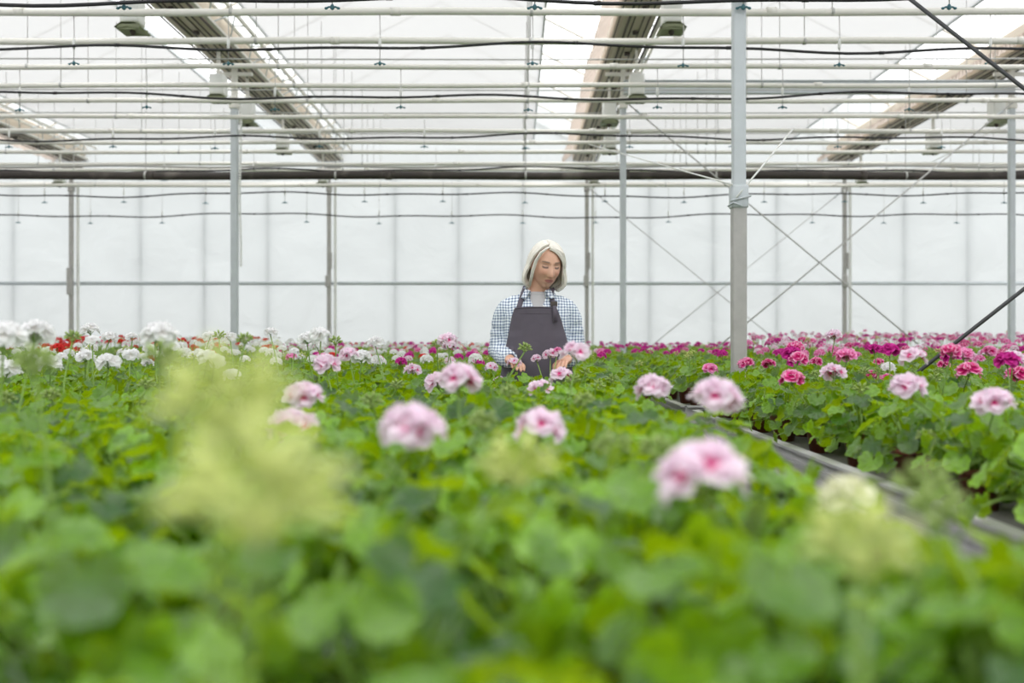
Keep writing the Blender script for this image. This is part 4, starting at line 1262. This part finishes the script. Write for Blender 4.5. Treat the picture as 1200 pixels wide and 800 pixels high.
# apron
def front_y(x, z):
    zz = max(z, 0.90)
    h = bv_full.ray_cast(Vector((x, -1, zz)), Vector((0, 1, 0)), 1.2)
    return h[0].y if h[0] is not None else None
prof = [(1.297, 0.106, -0.008), (1.245, 0.124, -0.006), (1.19, 0.138, -0.003), (1.14, 0.150, 0.0), (1.08, 0.163, 0.0), (1.03, 0.176, 0.0), (0.95, 0.185, 0.0), (0.80, 0.20, 0.0), (0.55, 0.215, 0.0)]
rows = []
NZ, NX = 46, 34
for i in range(NZ + 1):
    z = prof[0][0] + (prof[-1][0] - prof[0][0]) * i / NZ
    for a, c in zip(prof, prof[1:]):
        if c[0] - 1e-6 <= z <= a[0] + 1e-6:
            t = (a[0] - z) / (a[0] - c[0]); hw = a[1] + (c[1] - a[1]) * t; cx = a[2] + (c[2] - a[2]) * t
    row = []
    for j in range(NX + 1):
        u = 2 * j / NX - 1
        x = cx + hw * u
        y = None
        xx = min(max(x, -0.168), 0.168)
        vals = [front_y(xx * s_, z) for s_ in (1.0, 0.97, 0.94)]
        ell = -0.006 - 0.128 * math.sqrt(max(0, 1 - abs(x / (0.205 if z < 1.16 else 0.182)) ** 2.3)) if abs(x) < 0.205 else 0.0
        y = ell
        if vals[0] is not None and abs(x) < 0.14: y = min(y, vals[0])
        drape = 0.005 * math.sin(5.5 * u + 3.0 * (1.3 - z) * 3) * sstep(1.29, 1.1, z) + 0.010 * math.sin(9 * u) * sstep(1.0, 0.6, z)
        row.append(Vector((x, y - 0.008 - max(0, drape), z - 0.006 * abs(u) ** 3 * (i == 0))))
    rows.append(row)
Ap = MB(); Ap.grid(rows)
ap_o = Ap.build('apron', M['apron'], woman)
sm = ap_o.modifiers.new('thick', 'SOLIDIFY'); sm.thickness = 0.003; sm.offset = 0
hm = MB(); hm.tube([p + Vector((0, -0.002, -0.003)) for p in rows[0]], 0.0035, 6); hm.tube([Vector((p.x, p.y - 0.002, 1.262)) for p in rows[1][4:-4]], 0.0012, 5)
hm.build('hem', M['apron'], ap_o)
def ribbon(path, wd, th=0.003):
    b_ = MB(); b_.tube(path, wd / 2, 10, flat=(1.0, th / wd * 2), up=(0, -1, 0.2)); return b_
def on_front(x, z, off=0.007):
    y = front_y(x, z); return Vector((x, (y if y is not None else -0.07) - off, z))
def loop(x0, x1):
    pts = [on_front(x0 + (x1 - x0) * t, 1.285 + (1.372 - 1.285) * t) for t in (0, .2, .4, .6, .8, 1.0)]
    for q in range(1, len(pts) - 1): pts[q].y = min(pts[q].y, (pts[q - 1].y + pts[q + 1].y) / 2)
    sx = 1 if x1 > 0 else -1
    xs_ = 0.062 if sx < 0 else 0.082
    return pts + [Vector((sx * xs_, -0.03, 1.392)), Vector((sx * xs_, 0.02, 1.396)), Vector((sx * 0.062, 0.06, 1.405)), Vector((sx * 0.03, 0.092, 1.412)), Vector((0, 0.095, 1.412))]
ribbon(loop(-0.096, -0.070), 0.026).build('neck_strap', M['apron'], ap_o)
ribbon(loop(0.086, 0.074), 0.026).build('neck_strap', M['apron'], ap_o)
p0 = on_front(0.086, 1.30, 0.014)
bk = MB(); bk.box(p0 + Vector((0, 0, 0.012)), (0.036, 0.008, 0.026), bev=0.003); bk.build('buckle', M['gutter_dark'], ap_o)
ya_ = min(p.y for r_ in rows for p in r_ if 0.06 < p.x < 0.11 and 1.20 < p.z < 1.30) - 0.006
tl_ = MB(); tl_.box(Vector((p0.x + 0.004, ya_, p0.z - 0.040)), (0.021, 0.004, 0.085), rot=Matrix.Rotation(-0.05, 3, 'Y')); tl_.build('strap_end', M['apron'], ap_o)
tie = MB(); tie.tube([(0.185 * math.cos(a), 0.145 * math.sin(a), 1.04) for a in [math.radians(-10 + 200 * i / 24) for i in range(25)]], 0.008, 8, flat=(0.5, 1.6)); tie.build('waist_tie', M['apron'], ap_o)
# trousers and shoes
Tr = MB()
Tr.loft([((0, 0.01, 0.74), 0.165, 0.115), ((0, 0.01, 0.82), 0.17, 0.122), ((0, 0.01, 0.95), 0.158, 0.118)], 24, power=2.2)
for sx in (-1, 1):
    Tr.tube([(sx * 0.086, 0.01, 0.82), (sx * 0.09, 0.0, 0.66), (sx * 0.092, 0.008, 0.47), (sx * 0.094, 0.02, 0.30), (sx * 0.095, 0.02, 0.075)], [0.096, 0.088, 0.072, 0.066, 0.06], 18)
tm = evaluated(Tr, 0.012, 3); tm.materials.clear(); tm.materials.append(M['denim']); tm.polygons.foreach_set('use_smooth', [True] * len(tm.polygons))
link('trousers', tm, woman)
for sx in (-1, 1):
    s_ = MB()
    g = []
    for (y, wdt, hgt) in ((0.085, 0.015, 0.05), (0.075, 0.034, 0.075), (0.03, 0.042, 0.085), (-0.04, 0.045, 0.08), (-0.11, 0.050, 0.06), (-0.16, 0.046, 0.048), (-0.195, 0.026, 0.038), (-0.205, 0.008, 0.028)):
        g.append([(sx * 0.10 + wdt * math.cos(a) * (1 if True else 0), y, max(0.004, hgt * 0.5 + hgt * 0.52 * math.sin(a))) for a in [2 * PI * q / 16 for q in range(16)]])
    s_.grid(g, closed=True); s_.build('shoe', M['shoe'], woman)

# silver bob: a cap of hair with separate locks over it
def hair_path(ang, lay, rnd, tips=True):
    """ang: degrees from the middle of the face (0) round to the nape (180); sign = side"""
    side = 1 if ang > 0 else -1
    a = abs(ang)
    t_y = -0.066 + 0.125 * sstep(40, 175, a)           # where along the parting the lock starts
    st = Vector((-0.014, t_y, 0.0)); 
    ea, eb, ec = 0.088 + lay, 0.106 + lay, 0.121 + lay
    st.z = ec * math.sqrt(max(0.02, 1 - (st.x / ea) ** 2 - (st.y / eb) ** 2))
    eq = Vector((ea * math.sin(math.radians(a)) * side, -eb * math.cos(math.radians(a)), -0.005))
    if a < 80: eq.x = side * max(abs(eq.x), 0.080 + lay); eq.y = max(eq.y, -0.046)
    pts = []
    for i in range(9):
        t = i / 8
        d = st.lerp(eq, t)
        dn = Vector((d.x / ea, d.y / eb, d.z / ec))
        k = 1 / max(0.3, dn.length)
        p = Vector((d.x * k, d.y * k, d.z * k))
        pts.append(p.lerp(d, 0.0 if t < 0.9 else 0.0))
    e_ = pts[-1]
    out_ = Vector((eq.x, eq.y, 0)).normalized()
    bot = -0.118 + rnd.uniform(-0.007, 0.007) + (0.012 if a > 140 else 0)
    if a > 100: sh_ = 0.80
    else: sh_ = 1.0
    for i in range(1, 7):
        t = i / 6
        r_ = 0.017 * math.sin(PI * min(1, t * 0.9)) - 0.020 * sstep(0.72, 1.0, t)
        pts.append(Vector((e_.x * (1 - (1 - sh_) * t), e_.y * (1 - (1 - sh_) * t), e_.z + (bot - e_.z) * t)) + out_ * r_)
    return pts
rnd = random.Random(4)
Hh = MB()
base_rows = []
angs = [-180 + 5 * i for i in range(73)]
for sgn, rng_ in ((1, range(64, 181, 4)), (-1, range(88, 181, 4))):
    g = []
    for a in rng_: g.append([HM @ p for p in hair_path(sgn * a, -0.004, random.Random(1))])
    Hh.grid(g)
for lay, cnt in ((0.000, 44), (0.005, 56)):
    for i in range(cnt):
        u_ = (i + rnd.random() * 0.8) / cnt
        for sgn in (-1, 1):
            a = (60 + 120 * u_) if sgn > 0 else (84 + 96 * u_)
            if sgn < 0 and rnd.random() < 0.05: continue
            pp = [HM @ (p + Vector((rnd.uniform(-.0012, .0012), rnd.uniform(-.0012, .0012), 0))) for p in hair_path(sgn * a + rnd.uniform(-1.5, 1.5), lay + rnd.uniform(-0.002, 0.002), rnd)]
            c0 = HM @ Vector((0, 0.01, 0.0))
            w0 = rnd.uniform(0.0058, 0.0085)
            rr = [w0 * q for q in (0.7, 0.9, 1, 1.05, 1.1, 1.1, 1.1, 1.1, 1.1, 1.1, 1.05, 1.0, 0.95, 0.8, 0.45)]
            Hh.tube(pp, rr, 6, flat=(1.0, 0.55), up=(pp[7] - c0).normalized())
# a few wisps swept over the brow
for i in range(16):
    s0 = Vector((-0.012, -0.060 - 0.002 * i * 0.3, 0.0)); sg = -1 if i % 2 else 1
    x1 = sg * rnd.uniform(0.069, 0.080)
    pl = [Vector((-0.016 + 0.004 * rnd.random(), -0.052, 0.110)), Vector((-0.012 + (x1 + .012) * 0.38, -0.066, 0.101)), Vector((-0.012 + (x1 + .012) * 0.78, -0.066, 0.077 + rnd.uniform(-.006, .006))), Vector((x1, -0.054, 0.034)), Vector((x1 * 1.10, -0.050, -0.02)), Vector((x1 * 1.16, -0.050, -0.085 + rnd.uniform(-.02, .015)))]
    Hh.tube([HM @ p for p in pl], [0.005, 0.0072, 0.0075, 0.0068, 0.0058, 0.002], 6, flat=(1, 0.6))
Hh.build('hair', M['hair'], woman)
er = MB()
er.ellip(HM @ Vector((-0.074, 0.0, -0.032)), (0.003, 0.003, 0.003), 8, 6); er.build('earring', M['white_plastic'], woman)


# ------------------------------------------------------------------ light and camera
w = bpy.data.worlds.new('overcast'); S.world = w; w.use_nodes = True
nt = w.node_tree; nt.nodes.clear()
o = nt.nodes.new('ShaderNodeOutputWorld'); bg = nt.nodes.new('ShaderNodeBackground')
tc = nt.nodes.new('ShaderNodeTexCoord'); sp = nt.nodes.new('ShaderNodeSeparateXYZ'); rp = nt.nodes.new('ShaderNodeValToRGB')
nt.links.new(tc.outputs['Generated'], sp.inputs[0]); nt.links.new(sp.outputs['Z'], rp.inputs['Fac'])
e = rp.color_ramp.elements
e[0].position = 0.0; e[0].color = (0.325, 0.333, 0.34, 1); e[1].position = 1.0; e[1].color = (1.0, 1.0, 1.0, 1)   # an overcast sky: three times brighter overhead than at the horizon
nt.links.new(rp.outputs[0], bg.inputs['Color']); bg.inputs['Strength'].default_value = 4.2
nt.links.new(bg.outputs[0], o.inputs[0])

cam = bpy.data.cameras.new('camera'); co = bpy.data.objects.new('camera', cam); COL.objects.link(co)
co.location = (0, 0, CZ); co.rotation_euler = (PI / 2, 0, 0)
cam.lens = 35; cam.sensor_width = 36; cam.shift_x = -4 / 1200
cam.clip_start = 0.02; cam.clip_end = 200
cam.dof.use_dof = True; cam.dof.focus_distance = 5.1; cam.dof.aperture_fstop = 2.0
S.camera = co
S.view_settings.view_transform = 'Standard'; S.view_settings.look = 'None'
S.view_settings.gamma = 1.0; S.view_settings.use_curve_mapping = False
S.view_settings.exposure = 0.0
S.cycles.max_bounces = 9; S.cycles.diffuse_bounces = 5; S.cycles.transmission_bounces = 8; S.cycles.transparent_max_bounces = 24
S.cycles.use_denoising = True
